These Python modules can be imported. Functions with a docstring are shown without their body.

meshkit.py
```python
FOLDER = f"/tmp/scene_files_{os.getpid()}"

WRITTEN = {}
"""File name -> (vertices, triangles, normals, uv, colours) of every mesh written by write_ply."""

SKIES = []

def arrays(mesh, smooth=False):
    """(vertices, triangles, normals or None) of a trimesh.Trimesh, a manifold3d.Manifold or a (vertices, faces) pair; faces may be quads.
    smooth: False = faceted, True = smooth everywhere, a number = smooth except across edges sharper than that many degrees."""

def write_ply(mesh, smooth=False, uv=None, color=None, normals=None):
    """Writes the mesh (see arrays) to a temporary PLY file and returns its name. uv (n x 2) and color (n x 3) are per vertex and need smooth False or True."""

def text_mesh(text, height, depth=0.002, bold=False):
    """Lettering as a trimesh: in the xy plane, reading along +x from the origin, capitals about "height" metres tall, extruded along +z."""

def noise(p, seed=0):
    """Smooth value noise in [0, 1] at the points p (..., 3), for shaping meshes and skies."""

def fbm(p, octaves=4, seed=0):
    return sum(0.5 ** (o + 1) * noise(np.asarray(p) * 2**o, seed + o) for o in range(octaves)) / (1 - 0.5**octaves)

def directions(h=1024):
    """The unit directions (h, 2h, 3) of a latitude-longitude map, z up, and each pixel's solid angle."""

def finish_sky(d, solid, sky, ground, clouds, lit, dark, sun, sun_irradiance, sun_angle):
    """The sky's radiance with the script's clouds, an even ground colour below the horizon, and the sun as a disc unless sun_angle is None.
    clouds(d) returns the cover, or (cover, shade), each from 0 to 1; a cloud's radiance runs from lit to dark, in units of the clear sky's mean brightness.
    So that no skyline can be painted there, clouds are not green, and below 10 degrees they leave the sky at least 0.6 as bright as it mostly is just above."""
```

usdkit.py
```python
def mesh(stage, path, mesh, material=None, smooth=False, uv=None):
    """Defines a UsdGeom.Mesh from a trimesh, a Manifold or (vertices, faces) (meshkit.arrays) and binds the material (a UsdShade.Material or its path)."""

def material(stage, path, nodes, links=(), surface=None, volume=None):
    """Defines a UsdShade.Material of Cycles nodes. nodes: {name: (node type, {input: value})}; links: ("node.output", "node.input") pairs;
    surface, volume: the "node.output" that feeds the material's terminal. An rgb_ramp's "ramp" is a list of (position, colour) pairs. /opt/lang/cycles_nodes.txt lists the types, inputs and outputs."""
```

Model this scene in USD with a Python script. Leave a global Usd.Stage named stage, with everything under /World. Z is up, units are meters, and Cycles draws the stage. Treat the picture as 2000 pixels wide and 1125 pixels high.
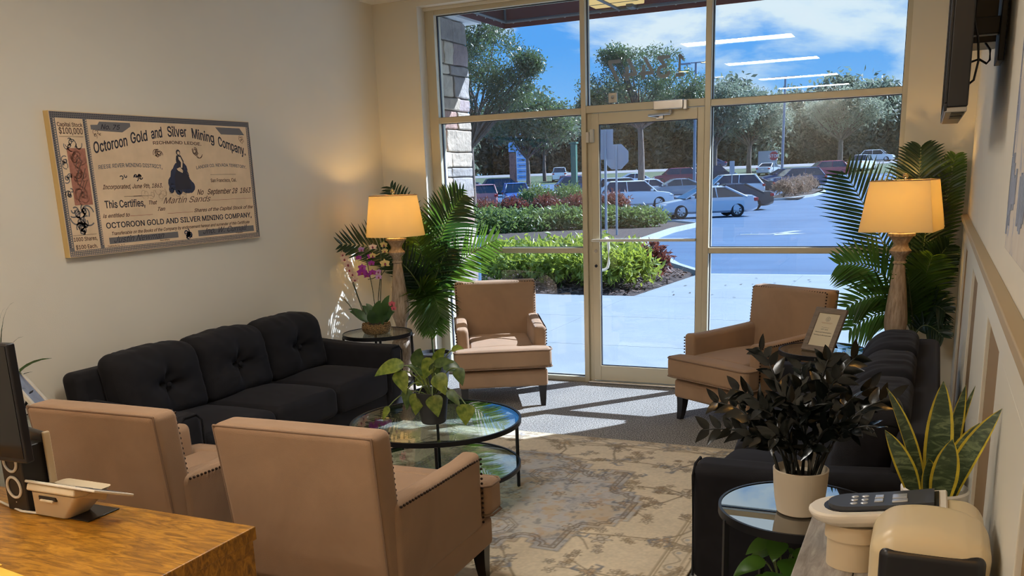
import math, random
import numpy as np, trimesh, usdkit, meshkit
from pxr import Usd, UsdGeom, UsdLux, UsdShade, Gf, Sdf, Vt

stage = Usd.Stage.CreateInMemory()
UsdGeom.SetStageUpAxis(stage, 'Z'); UsdGeom.SetStageMetersPerUnit(stage, 1.0)
WORLD = UsdGeom.Xform.Define(stage, '/World'); UsdGeom.Scope.Define(stage, '/World/Looks')
stage.SetDefaultPrim(WORLD.GetPrim())
R = math.radians; PI = math.pi

# ---------------------------------------------------------------- camera, sky, sun, exposure
F_PX, PX, PY = 1769.286, 1001.482, 794.655
CAM = (3.8391, -6.9747, 1.6824); YAW, PITCH, ROLL = -0.4362, 0.2479, -0.0361
cy_, sy_ = math.cos(YAW), math.sin(YAW)
fwd = np.array([sy_*math.cos(PITCH), cy_*math.cos(PITCH), -math.sin(PITCH)])
rt = np.array([cy_, -sy_, 0.0]); up_ = np.cross(rt, fwd)
r2 = math.cos(ROLL)*rt + math.sin(ROLL)*up_; u2 = -math.sin(ROLL)*rt + math.cos(ROLL)*up_
cam = UsdGeom.Camera.Define(stage, '/World/camera')
cam.AddTransformOp().Set(Gf.Matrix4d(*r2, 0, *u2, 0, *(-fwd), 0, *CAM, 1))
cam.CreateHorizontalApertureAttr(36.0); cam.CreateVerticalApertureAttr(20.25)
cam.CreateFocalLengthAttr(36.0*F_PX/2000)
cam.CreateHorizontalApertureOffsetAttr((1000-PX)/2000*36); cam.CreateVerticalApertureOffsetAttr((PY-562.5)/2000*36)
cam.CreateClippingRangeAttr((0.05, 3000.0)); cam.CreateFStopAttr(0.0); cam.CreateExposureAttr(0.0)

SUN_EL, SUN_AZ = R(38.0), math.atan2(0.758, 0.652)
SUN_STRENGTH, SUN_COLOR = 3.25, (0.86, 0.96, 1.12)
sund = np.array([math.cos(SUN_EL)*math.cos(SUN_AZ), math.cos(SUN_EL)*math.sin(SUN_AZ), math.sin(SUN_EL)])
sun = UsdLux.DistantLight.Define(stage, '/World/sun')
zx = np.cross([0, 0, 1.0], sund); zx /= np.linalg.norm(zx); zy = np.cross(sund, zx)
sun.AddTransformOp().Set(Gf.Matrix4d(*zx, 0, *zy, 0, *sund, 0, 0, 0, 0, 1))
sun.CreateIntensityAttr(SUN_STRENGTH/6.72e-5); sun.CreateAngleAttr(0.53); sun.CreateColorAttr(Gf.Vec3f(*SUN_COLOR))

sky_mat = usdkit.material(stage, '/World/Looks/sky', {
    'tc': ('texture_coordinate', {}),
    'sep': ('separate_xyz', {}),
    'grad': ('rgb_ramp', {'ramp': [(0, (.34, .66, .98)), (.05, (.24, .57, .99)), (.13, (.11, .43, .98)), (.3, (.075, .37, .96)), (.6, (.07, .31, .88)), (1, (.06, .26, .78))]}),
    'map': ('mapping', {'scale': (1, 1, 2.2), 'location': (-3.3, 1.5, .3)}),
    'n': ('noise_texture', {'scale': 5.2, 'detail': 9, 'roughness': .57, 'distortion': .3}),
    'n2': ('noise_texture', {'scale': 1.6, 'detail': 4, 'roughness': .5}),
    'add': ('math', {'math_type': 'multiply_add', 'value2': .55}),
    'cov': ('rgb_ramp', {'ramp': [(0, (0, 0, 0)), (.76, (0, 0, 0)), (.83, (.6, .6, .6)), (.90, (1, 1, 1)), (1, (1, 1, 1))]}),
    'cl': ('rgb_ramp', {'ramp': [(0, (.42, .70, .98)), (.42, (.55, .80, 1.0)), (.62, (.85, .97, 1.02)), (1, (.95, 1.0, 1.02))]}),
    'mix': ('mix', {}),
    'bg': ('background_shader', {'strength': 1.0})},
    [('tc.generated', 'sep.vector'), ('sep.z', 'grad.fac'), ('tc.generated', 'map.vector'), ('map.vector', 'n.vector'), ('map.vector', 'n2.vector'),
     ('n2.fac', 'add.value1'), ('n.fac', 'add.value3'), ('add.value', 'cov.fac'), ('n.fac', 'cl.fac'), ('cov.color', 'mix.fac'), ('grad.color', 'mix.color1'), ('cl.color', 'mix.color2'), ('mix.color', 'bg.color')], surface='bg.background')
dome = UsdLux.DomeLight.Define(stage, '/World/sky_dome'); dome.CreateIntensityAttr(1.0)
UsdShade.MaterialBindingAPI.Apply(dome.GetPrim()).Bind(sky_mat)

# ---------------------------------------------------------------- materials
LOOK = {}
def reg(name, nodes, links, surface):
    LOOK[name] = usdkit.material(stage, '/World/Looks/' + name, nodes, links, surface=surface)
    return LOOK[name]
def paint(name, c, rough=.6, var=0., vs=8., bump=0., bs=60., detail=3, random=0., stretch=None, lo=None, hi=None, **kw):
    """principled material: colour c varied by noise; bump from a finer noise; random = tone change between objects"""
    c = np.array(c, float); nodes = {'p': ('principled_bsdf', dict(roughness=rough, **kw))}; links = []
    if var or bump or random or lo is not None:
        nodes['tc'] = ('texture_coordinate', {})
        src = 'tc.object'
        if stretch:
            nodes['mp'] = ('mapping', {'scale': stretch}); links.append(('tc.object', 'mp.vector')); src = 'mp.vector'
    if var or lo is not None:
        a, b = (c*(1-var), c*(1+var)) if lo is None else (lo, hi)
        nodes['n'] = ('noise_texture', {'scale': vs, 'detail': detail, 'roughness': .6})
        nodes['r'] = ('rgb_ramp', {'ramp': [(.3, tuple(a)), (.7, tuple(b))]})
        links += [(src, 'n.vector'), ('n.fac', 'r.fac')]; col = 'r.color'
    else:
        col = None
    if random:
        nodes['oi'] = ('object_info', {}); nodes['mr'] = ('map_range', {'from_min': 0., 'from_max': 1., 'to_min': 1-random, 'to_max': 1+random}); nodes['cm'] = ('combine_color', {})
        nodes['mu'] = ('mix', {'mix_type': 'multiply', 'fac': 1.0, 'color1': tuple(c)})
        links += [('oi.random', 'mr.value'), ('mr.result', 'cm.r'), ('mr.result', 'cm.g'), ('mr.result', 'cm.b'), ('cm.color', 'mu.color2')]
        if col: links.append((col, 'mu.color1'))
        col = 'mu.color'
    if col: links.append((col, 'p.base_color'))
    else: nodes['p'][1]['base_color'] = tuple(c)
    if bump:
        nodes['n3'] = ('noise_texture', {'scale': bs, 'detail': 3}); nodes['b'] = ('bump', {'strength': bump, 'distance': .02})
        links += [(src, 'n3.vector'), ('n3.fac', 'b.height'), ('b.normal', 'p.normal')]
    return reg(name, nodes, links, 'p.BSDF')
def glow(name, c, s): return reg(name, {'e': ('emission', {'color': c, 'strength': s})}, [], 'e.emission')
def leafy(name, c1, c2, rough=.45, trans=.35, vs=3., spec=.5, tint=None):
    t = tint or tuple(min(1, x*1.5) for x in c2)
    return reg(name, {'tc': ('texture_coordinate', {}), 'n': ('noise_texture', {'scale': vs, 'detail': 3}), 'r': ('rgb_ramp', {'ramp': [(.32, c1), (.68, c2)]}),
        'p': ('principled_bsdf', {'roughness': rough, 'specular_ior_level': spec}), 't': ('translucent_bsdf', {'color': t}), 'm': ('mix_closure', {'fac': trans})},
        [('tc.object', 'n.vector'), ('n.fac', 'r.fac'), ('r.color', 'p.base_color'), ('p.BSDF', 'm.closure1'), ('t.BSDF', 'm.closure2')], 'm.closure')

# ---------------------------------------------------------------- naming and prims
_used = {}
def numbered(path):
    k = _used.get(path, -1) + 1; _used[path] = k
    return path if k == 0 else '%s_%03d' % (path, k)
def keys(prim, label=None, cat=None, group=None, kind=None):
    for k, v in (('label', label), ('category', cat), ('group', group), ('kind', kind)):
        if v: prim.SetCustomDataByKey(k, v)
def place(x, loc, rz, sc=None):
    x.AddTranslateOp().Set(Gf.Vec3d(*map(float, loc))); x.AddRotateZOp().Set(float(rz))
    if sc is not None: x.AddScaleOp().Set(Gf.Vec3f(*([float(sc)]*3 if np.ndim(sc) == 0 else map(float, sc))))
def thing(name, label, cat, loc=(0, 0, 0), rz=0., group=None, sc=None, kind=None):
    x = UsdGeom.Xform.Define(stage, numbered('/World/' + name)); place(x, loc, rz, sc)
    keys(x.GetPrim(), label, cat, group, kind); return x.GetPrim()
def part(parent, name, m, look, smooth=False, label=None, kind=None):
    path = numbered((str(parent.GetPath()) if parent is not None else '/World') + '/' + name)
    g = usdkit.mesh(stage, path, m, LOOK[look] if isinstance(look, str) else look, smooth=smooth)
    keys(g.GetPrim(), label, kind=kind); return g.GetPrim()
def solo(name, m, look, label=None, cat=None, group=None, kind=None, smooth=False, loc=None, rz=0.):
    p = part(None, name, m, look, smooth); keys(p, label, cat, group, kind)
    if loc is not None: place(UsdGeom.Xformable(p), loc, rz)
    return p
def copy(root, loc, rz, label, group=None, sc=None, name=None):
    was = root.GetCustomData()
    x = UsdGeom.Xform.Define(stage, numbered('/World/' + (name or _base(root.GetName()))))
    x.GetPrim().GetReferences().AddInternalReference(root.GetPath()); x.GetPrim().SetInstanceable(True)
    ops = {o.GetOpName(): o for o in UsdGeom.Xformable(x).GetOrderedXformOps()}
    ops['xformOp:translate'].Set(Gf.Vec3d(*map(float, loc))); ops['xformOp:rotateZ'].Set(float(rz))
    if sc is not None: ops['xformOp:scale'].Set(Gf.Vec3f(*([float(sc)]*3 if np.ndim(sc) == 0 else map(float, sc))))
    keys(x.GetPrim(), label or was.get('label'), was.get('category'), group or was.get('group')); return x.GetPrim()
def _base(n):
    return n[:-4] if len(n) > 4 and n[-3:].isdigit() and n[-4] == '_' else n

# ---------------------------------------------------------------- mesh builders: all return (vertices, triangles)
def cat(*ms):
    ms = [m for m in (ms[0] if len(ms) == 1 and isinstance(ms[0], list) else ms)]
    vs, fs, n = [], [], 0
    for v, f in ms:
        vs.append(np.asarray(v, float)); fs.append(np.asarray(f, int) + n); n += len(v)
    return np.vstack(vs), np.vstack(fs)
def mv(m, d=(0, 0, 0), rz=0., rx=0., ry=0., s=1.):
    v = np.asarray(m[0], float)*s
    for a, (i, j) in ((rx, (1, 2)), (ry, (2, 0)), (rz, (0, 1))):
        if a:
            c, q = math.cos(R(a)), math.sin(R(a)); w = v.copy(); w[:, i] = c*v[:, i] - q*v[:, j]; w[:, j] = q*v[:, i] + c*v[:, j]; v = w
    return v + np.array(d, float), m[1]
def flip(m): return m[0], np.asarray(m[1])[:, ::-1]
def box(x0, x1, y0, y1, z0, z1):
    v = np.array([[x, y, z] for x in (x0, x1) for y in (y0, y1) for z in (z0, z1)], float)
    f = np.array([[0, 1, 3], [0, 3, 2], [4, 6, 7], [4, 7, 5], [0, 4, 5], [0, 5, 1], [2, 3, 7], [2, 7, 6], [0, 2, 6], [0, 6, 4], [1, 5, 7], [1, 7, 3]])
    return v, f
def grid(P, wrap_u=False, wrap_v=False):
    P = np.asarray(P, float); a, b = P.shape[:2]; i = np.arange(a*b).reshape(a, b)
    if wrap_u: i = np.vstack([i, i[:1]])
    if wrap_v: i = np.hstack([i, i[:, :1]])
    q = np.stack([i[:-1, :-1], i[1:, :-1], i[1:, 1:], i[:-1, 1:]], -1).reshape(-1, 4)
    return P.reshape(-1, 3), np.vstack([q[:, [0, 1, 2]], q[:, [0, 2, 3]]])
def rbox(x0, x1, y0, y1, z0, z1, r=.01, k=2, sub=0):
    c = np.array([(x0+x1)/2, (y0+y1)/2, (z0+z1)/2]); h = np.array([x1-x0, y1-y0, z1-z0])/2; r = min(r, .999*h.min())
    def ax(i):
        a = np.linspace(-h[i], -h[i]+r, k+1); m = np.linspace(-h[i]+r, h[i]-r, sub+2)[1:-1]
        return np.concatenate([a, m, -a[::-1]])
    ms = []
    for i in range(3):
        j, l = (i+1) % 3, (i+2) % 3
        for s in (-1, 1):
            U, V = np.meshgrid(ax(j), ax(l), indexing='ij'); Pn = np.zeros(U.shape + (3,)); Pn[..., i] = s*h[i]; Pn[..., j] = U; Pn[..., l] = V
            inner = np.clip(Pn, -(h-r), h-r); d = Pn - inner; n = np.linalg.norm(d, axis=-1, keepdims=True)
            g = grid(inner + r*d/np.maximum(n, 1e-9) + c); ms.append(g if s > 0 else flip(g))
    v, f = cat(ms); t = trimesh.Trimesh(v, f, process=False); t.merge_vertices(digits_vertex=6)
    f = np.asarray(t.faces); f = f[(f[:, 0] != f[:, 1]) & (f[:, 1] != f[:, 2]) & (f[:, 0] != f[:, 2])]
    return np.asarray(t.vertices), f
def lathe(prof, n=24, cap=True, c=(0, 0, 0)):
    prof = np.asarray(prof, float); a = np.linspace(0, 2*PI, n, endpoint=False)
    Pn = np.stack([prof[:, None, 0]*np.cos(a), prof[:, None, 0]*np.sin(a), np.repeat(prof[:, None, 1], n, 1)], -1) + np.array(c, float)
    return flip(grid(Pn, wrap_v=True))
def square_lathe(prof, c=(0, 0, 0)):
    prof = np.asarray(prof, float); a = np.array([PI/4, 3*PI/4, 5*PI/4, 7*PI/4])
    Pn = np.stack([prof[:, None, 0]*1.41421*np.cos(a), prof[:, None, 0]*1.41421*np.sin(a), np.repeat(prof[:, None, 1], 4, 1)], -1) + np.array(c, float)
    return flip(grid(Pn, wrap_v=True))
def tube(pts, r, n=8, cap=True, closed=False):
    P = np.asarray(pts, float); r = np.broadcast_to(np.asarray(r, float), (len(P),))
    T = np.roll(P, -1, 0) - np.roll(P, 1, 0) if closed else np.gradient(P, axis=0)
    T /= np.maximum(np.linalg.norm(T, axis=1, keepdims=True), 1e-9)
    ref = np.array([0, 0, 1.0]) if abs(T[:, 2]).mean() < .8 else np.array([1.0, 0, 0])
    A = np.cross(T, ref); A /= np.maximum(np.linalg.norm(A, axis=1, keepdims=True), 1e-9); B = np.cross(T, A)
    a = np.linspace(0, 2*PI, n, endpoint=False)
    G = P[:, None] + r[:, None, None]*(A[:, None]*np.cos(a)[:, None] + B[:, None]*np.sin(a)[:, None])
    m = grid(G, wrap_u=closed, wrap_v=True)
    if cap and not closed:
        v, f = m; k = len(v); v = np.vstack([v, P[0], P[-1]]); i = np.arange(n); j = (i+1) % n; e = (len(P)-1)*n
        f = np.vstack([f, np.stack([np.full(n, k), i, j], 1), np.stack([np.full(n, k+1), e+j, e+i], 1)]); m = (v, f)
    return m
def rod(a, b, r, n=10, r1=None): return tube([a, b], [r, r if r1 is None else r1], n)
def ring(c, R0, r, n=48, k=8, flat=1.0):
    a = np.linspace(0, 2*PI, n, endpoint=False)
    m = tube(np.stack([R0*np.cos(a), R0*np.sin(a), 0*a], 1), r, k, closed=True); v = m[0].copy(); v[:, 2] *= flat
    return v + np.array(c, float), m[1]
def disc(c, r, h, n=40): return lathe([(0, 0), (r, 0), (r, h), (0, h)], n, c=c)
def arc(a, b, bow, n=10):
    a, b = np.array(a, float), np.array(b, float); t = np.linspace(0, 1, n)[:, None]
    return a + (b-a)*t + np.array(bow, float)*(4*t*(1-t))
def extr(pts, h, z0=0., holes=None):
    from shapely.geometry import Polygon
    t = trimesh.creation.extrude_polygon(Polygon(pts, holes), h, engine='earcut'); v = np.asarray(t.vertices).copy(); v[:, 2] += z0
    return v, np.asarray(t.faces)
def tm(t): return np.asarray(t.vertices, float), np.asarray(t.faces)
def text(s, h, d=.001, bold=False): return tm(meshkit.text_mesh(s, h, d, bold))
def ball(c, r, n=2): t = trimesh.creation.icosphere(n, 1.0); return np.asarray(t.vertices)*np.array(r if np.ndim(r) else [r]*3) + np.array(c, float), np.asarray(t.faces)
def blade(pts, w, nrm, fold=0.0, wob=0.0):
    """leaf: midrib pts (n,3), half width per point w, approx. up normal"""
    P = np.asarray(pts, float); T = np.gradient(P, axis=0); T /= np.maximum(np.linalg.norm(T, axis=1, keepdims=True), 1e-9)
    S = np.cross(T, np.array(nrm, float)); S /= np.maximum(np.linalg.norm(S, axis=1, keepdims=True), 1e-9); N = np.cross(S, T); w = np.asarray(w)[:, None]
    return grid(np.stack([P - S*w + N*w*fold, P, P + S*w + N*w*fold], 1))
# ================================================================= the room
LX, RX, YB, ZC, WY = -0.51, 4.03, -11.0, 3.10, -0.115     # left wall, right wall, wall behind the camera, ceiling, inner face of the window wall
paint('wall_paint', (.76, .70, .58), .75, var=.02, vs=1.5, bump=.04, bs=180)
paint('wall_paint_right', (.74, .68, .56), .7, var=.02, vs=1.5, bump=.04, bs=180)
paint('ceiling_paint', (.82, .79, .72), .8, bump=.05, bs=150)
paint('trim_paint', (.74, .69, .58), .45)
paint('batten_paint', (.70, .66, .56), .5); paint('panel_tan', (.30, .19, .09), .6); paint('cap_tan', (.42, .31, .17), .5)
paint('frame_metal', (.60, .53, .38), .42, metallic=.35)
paint('frame_edge', (.62, .62, .66), .4, metallic=.3)
paint('gasket', (.015, .018, .03), .5)
paint('steel', (.62, .62, .62), .28, metallic=1.0)
reg('carpet', {'tc': ('texture_coordinate', {}), 'n': ('noise_texture', {'scale': 120, 'detail': 3, 'roughness': .75}), 'r': ('rgb_ramp', {'ramp': [(.34, (.045, .042, .039)), (.48, (.20, .186, .168)), (.64, (.56, .53, .49))]}),
    'n2': ('noise_texture', {'scale': 3, 'detail': 2}), 'r2': ('rgb_ramp', {'ramp': [(.3, (.9, .9, .9)), (.7, (1.05, 1.04, 1.02))]}), 'mu': ('mix', {'mix_type': 'multiply', 'fac': 1.}), 'b': ('bump', {'strength': .6, 'distance': .004}), 'p': ('principled_bsdf', {'roughness': .95, 'specular_ior_level': .1})},
    [('tc.object', 'n.vector'), ('tc.object', 'n2.vector'), ('n.fac', 'r.fac'), ('n2.fac', 'r2.fac'), ('r.color', 'mu.color1'), ('r2.color', 'mu.color2'), ('mu.color', 'p.base_color'), ('n.fac', 'b.height'), ('b.normal', 'p.normal')], 'p.BSDF')
def clear_glass(name, tint, base):
    reg(name, {'t': ('transparent_bsdf', {'color': tint}), 'g': ('glossy_bsdf', {'color': (1, 1, 1), 'roughness': .0}), 'f': ('layer_weight', {'blend': .5}), 'pw': ('math', {'math_type': 'power', 'value2': 5.}), 'ma': ('math', {'math_type': 'multiply_add', 'value2': 1-base, 'value3': base}), 'm': ('mix_closure', {})},
        [('f.facing', 'pw.value1'), ('pw.value', 'ma.value1'), ('ma.value', 'm.fac'), ('t.BSDF', 'm.closure1'), ('g.BSDF', 'm.closure2')], 'm.closure')
clear_glass('pane_glass', (.93, .965, .995), .045)
def S(name, m, look, smooth=False): return solo(name, m, look, kind='structure', smooth=smooth)
T = .15
S('floor', box(LX-T, RX+T, YB-T, .115, -.10, 0), 'carpet')
S('ceiling', box(LX-T, RX+T, YB-T, .115, ZC, ZC+.12), 'ceiling_paint')
S('wall_left', box(LX-T, LX, YB-T, .115, 0, ZC), 'wall_paint')
S('wall_right', box(RX, RX+T, YB-T, .115, 0, ZC), 'wall_paint_right')
S('wall_back', box(LX, RX, YB-T, YB, 0, ZC), 'wall_paint')
ww = S('wall_window', cat(box(LX, -.085, WY, .115, 0, ZC), box(3.612, RX, WY, .115, 0, ZC), box(-.085, 3.612, WY, .115, 3.045, ZC)), 'wall_paint')
S('trim_1', box(-.0858, -.0842, WY-.004, -.001, 0, 3.04), 'trim_paint')
S('baseboard_left', rbox(LX, LX+.014, YB, WY, 0, .115, .004), 'trim_paint')
S('baseboard_window', cat(rbox(LX, -.085, WY-.014, WY, 0, .115, .004), rbox(3.612, RX-.03, WY-.014, WY, 0, .115, .004)), 'trim_paint')
# board and batten wainscot on the right wall: cap rail, battens and base, each its own board
wn = thing('trim_2', None, None, kind='structure')
part(wn, 'cap_rail', rbox(RX-.038, RX, YB, WY-.002, 1.315, 1.345, .004), 'cap_tan')
part(wn, 'frieze_board', rbox(RX-.017, RX, YB, WY-.002, 1.20, 1.315, .003), 'batten_paint')
part(wn, 'base_board', rbox(RX-.024, RX, YB, WY-.002, 0, .16, .003), 'batten_paint')
part(wn, 'batten', rbox(RX-.016, RX, -.70, WY-.002, .16, 1.20, .003), 'batten_paint')
for k in range(7):
    y = -.70 - k*1.505
    part(wn, 'panel', box(RX-.0035, RX, y-.64, y, .16, 1.20), 'panel_tan'); part(wn, 'batten', rbox(RX-.016, RX, y-1.505, y-.64, .16, 1.20, .003), 'batten_paint')

# storefront: windows with their metal frames
def window(n, x0, x1, cells):
    w = thing('window_%d' % n, None, None, kind='structure')
    for z0, z1 in cells:
        part(w, 'pane', box(x0-.005, x1+.005, .058, .062, z0-.005, z1+.005), 'pane_glass')
        g = [box(x0, x0+.005, .05, .072, z0, z1), box(x1-.005, x1, .05, .072, z0, z1), box(x0+.005, x1-.005, .05, .072, z0, z0+.005), box(x0+.005, x1-.005, .05, .072, z1-.005, z1)]
        part(w, 'gasket', cat(g), 'gasket')
    return w
cells = ((.041, 1.068), (1.111, 2.14), (2.187, 2.985))
w1 = window(1, 0., 1.265, cells); w2 = window(2, 2.279, 3.576, cells); w3 = window(3, 1.305, 2.235, ((2.20, 2.985),))
bars = {w1: [('jamb', -.085, 0., 0., 3.04)], w2: [('jamb', 3.576, 3.612, 0., 3.04), ('mullion', 2.235, 2.279, 0, 2.985)], w3: [('mullion', 1.265, 1.305, 0, 2.985)]}
for w, bl in bars.items():
    for nm, a, b, c, d in bl: part(w, nm, rbox(a, b, 0., .115, c, d, .003, 1), 'frame_metal')
for w, a, b in ((w1, 0., 1.265), (w2, 2.279, 3.576)):
    for nm, c, d in (('sill', 0., .041), ('rail', 1.068, 1.111), ('transom', 2.14, 2.187), ('header', 2.985, 3.045)):
        part(w, nm, rbox(a, b, 0.002, .113, c, d, .003, 1), 'frame_metal')
part(w3, 'transom', rbox(1.305, 2.235, .002, .113, 2.145, 2.20, .003, 1), 'frame_metal')
part(w3, 'header', rbox(1.265, 2.279, .002, .113, 2.985, 3.045, .003, 1), 'frame_metal')
part(w1, 'head_stop', rbox(-.085, 3.612, -.02, .0, 3.02, 3.045, .003, 1), 'trim_paint')
# street number on the outside of the transom pane, so it reads backwards from in here
paint('number_vinyl', (.36, .37, .38), .5)
num = thing('street_number', 'dark grey 13447 street number on the glass above the door, reversed from inside', 'number')
for ch, xc in (('1', 2.030), ('3', 1.905), ('4', 1.775), ('4', 1.645), ('7', 1.520)):
    m = text(ch, .150, .0015, True); v = m[0].copy(); v[:, 0] = xc - (v[:, 0] - (v[:, 0].min()+v[:, 0].max())/2)*(.62 if ch == '1' else .96); v = np.stack([v[:, 0], .0635+v[:, 2], 2.372+v[:, 1]], 1)
    part(num, 'digit', (v, m[1]), 'number_vinyl')
paint('sensor_plastic', (.66, .62, .53), .4)
sn = thing('glass_sensor', 'small square beige sensor stuck on the pane above the door', 'sensor', (1.512, .056, 2.25))
part(sn, 'housing', rbox(-.034, .034, -.018, 0, -.036, .036, .004), 'sensor_plastic')
part(sn, 'lens', mv(lathe([(0, .012), (.008, .011), (.012, .006), (.013, 0)], 16), (0, -.018, .003), rx=90), 'steel', smooth=True)
# door
dr = thing('door_1', None, None, kind='structure')
x0, x1 = 1.343, 2.233
for a, b in ((x0, 1.405), (2.181, x1)): part(dr, 'stile', rbox(a, b, .012, .058, .022, 2.141, .003, 1), 'frame_metal')
part(dr, 'top_rail', rbox(1.405, 2.181, .012, .058, 2.058, 2.141, .003, 1), 'frame_metal')
part(dr, 'bottom_rail', rbox(1.405, 2.181, .012, .058, .022, .145, .003, 1), 'frame_metal')
part(dr, 'pane', box(1.40, 2.186, .033, .037, .14, 2.062), 'pane_glass')
part(dr, 'gasket', cat(box(1.405, 1.41, .026, .044, .145, 2.058), box(2.176, 2.181, .026, .044, .145, 2.058), box(1.41, 2.176, .026, .044, .145, .15), box(1.41, 2.176, .026, .044, 2.053, 2.058)), 'gasket')
part(dr, 'door_stop', rbox(1.306, 1.34, .03, .113, 0, 2.145, .002, 1), 'frame_metal')
part(dr, 'threshold', rbox(1.306, 2.234, -.035, .11, 0, .018, .006, 1), 'steel')
pb = part(dr, 'push_bar', cat(rod((1.35, -.035, 1.172), (2.187, -.035, 1.172), .011, 12), rod((1.36, -.035, 1.172), (1.36, .012, 1.172), .009, 10), rod((2.178, -.035, 1.172), (2.178, .012, 1.172), .009, 10)), 'sensor_plastic', 35)
hp = [(1.43, .058, 1.18), (1.43, .11, 1.18), (1.44, .115, 1.17), (1.443, .115, 1.1), (1.443, .115, .98), (1.435, .11, .945), (1.42, .10, .93), (1.40, .085, .925), (1.39, .06, .925)]
part(dr, 'pull_handle', tube(hp, .0115, 10), 'sensor_plastic', 60)
part(dr, 'lock_cylinder', mv(lathe([(0, .008), (.013, .008), (.014, 0)], 16), (1.372, .012, 1.085), rx=90), 'steel', 40)
part(dr, 'thumb_turn', cat(mv(lathe([(0, .008), (.011, .008), (.012, 0)], 16), (1.372, .012, .965), rx=90), rbox(1.366, 1.378, -.012, .004, .962, .968, .002)), 'gasket', 40)
cl = part(dr, 'door_closer', cat(rbox(1.86, 2.085, -.055, .002, 2.135, 2.20, .006), rbox(2.087, 2.112, -.05, .002, 2.128, 2.195, .003)), 'steel', 35)
part(cl, 'closer_arm', cat(tube([(1.985, -.03, 2.13), (1.985, -.03, 2.105)], .012, 10), tube([(1.985, -.035, 2.105), (1.82, -.05, 2.098)], .008, 8), tube([(1.82, -.05, 2.098), (1.90, .0, 2.085)], .007, 8), rbox(1.87, 1.925, -.012, .012, 2.07, 2.10, .003)), 'steel', 35)
ds = thing('door_contact', 'small beige two-piece door contact at the upper left of the glass door', 'sensor', (1.345, .0, 1.975))
part(ds, 'magnet', rbox(-.036, -.010, -.02, .0, -.05, .03, .004), 'sensor_plastic'); part(ds, 'switch', rbox(-.004, .026, -.022, .012, -.05, .05, .004), 'sensor_plastic')

# ceiling fixtures: these are the bars of light mirrored in the panes
glow('tube_light', (1.0, .96, .88), 24.5)
paint('white_metal', (.8, .8, .78), .4)
for k, (lx, y) in enumerate(((1.70, -3.72), (1.70, -6.07), (1.70, -8.62), (1.70, -10.65))):
    f = thing('ceiling_light', ('white rectangular ceiling light panel nearest the window', 'second white ceiling light panel from the window', 'third white ceiling light panel from the window', 'white ceiling light panel farthest from the window')[k], 'ceiling light', (lx, y, ZC-.035))
    part(f, 'frame', cat(box(-.62, .62, -.20, -.18, 0, .034), box(-.62, .62, .18, .20, 0, .034), box(-.62, -.60, -.18, .18, 0, .034), box(.60, .62, -.18, .18, 0, .034)), 'white_metal')
    part(f, 'diffuser', box(-.60, .60, -.18, .18, .006, .012), 'tube_light')
glow('warm_lamp', (1.0, .48, .09), 100.0)
for k, (x, y) in enumerate(((.9, -5.75), (.35, -6.7), (3.83, -7.5), (.6, -7.9), (3.83, -6.9))):
    f = thing('downlight', 'warm recessed ceiling downlight %s' % ('over the left half of the desk', 'left of and behind the camera', 'by the right wall behind the camera', 'farthest left behind the camera', 'by the right wall beside the camera')[k], 'downlight', (x, y, ZC-.012))
    part(f, 'trim_ring', ring((0, 0, .006), .085, .008, 32, 8), 'white_metal', True); part(f, 'lamp', disc((0, 0, .004), .075, .004, 32), 'warm_lamp')
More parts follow.
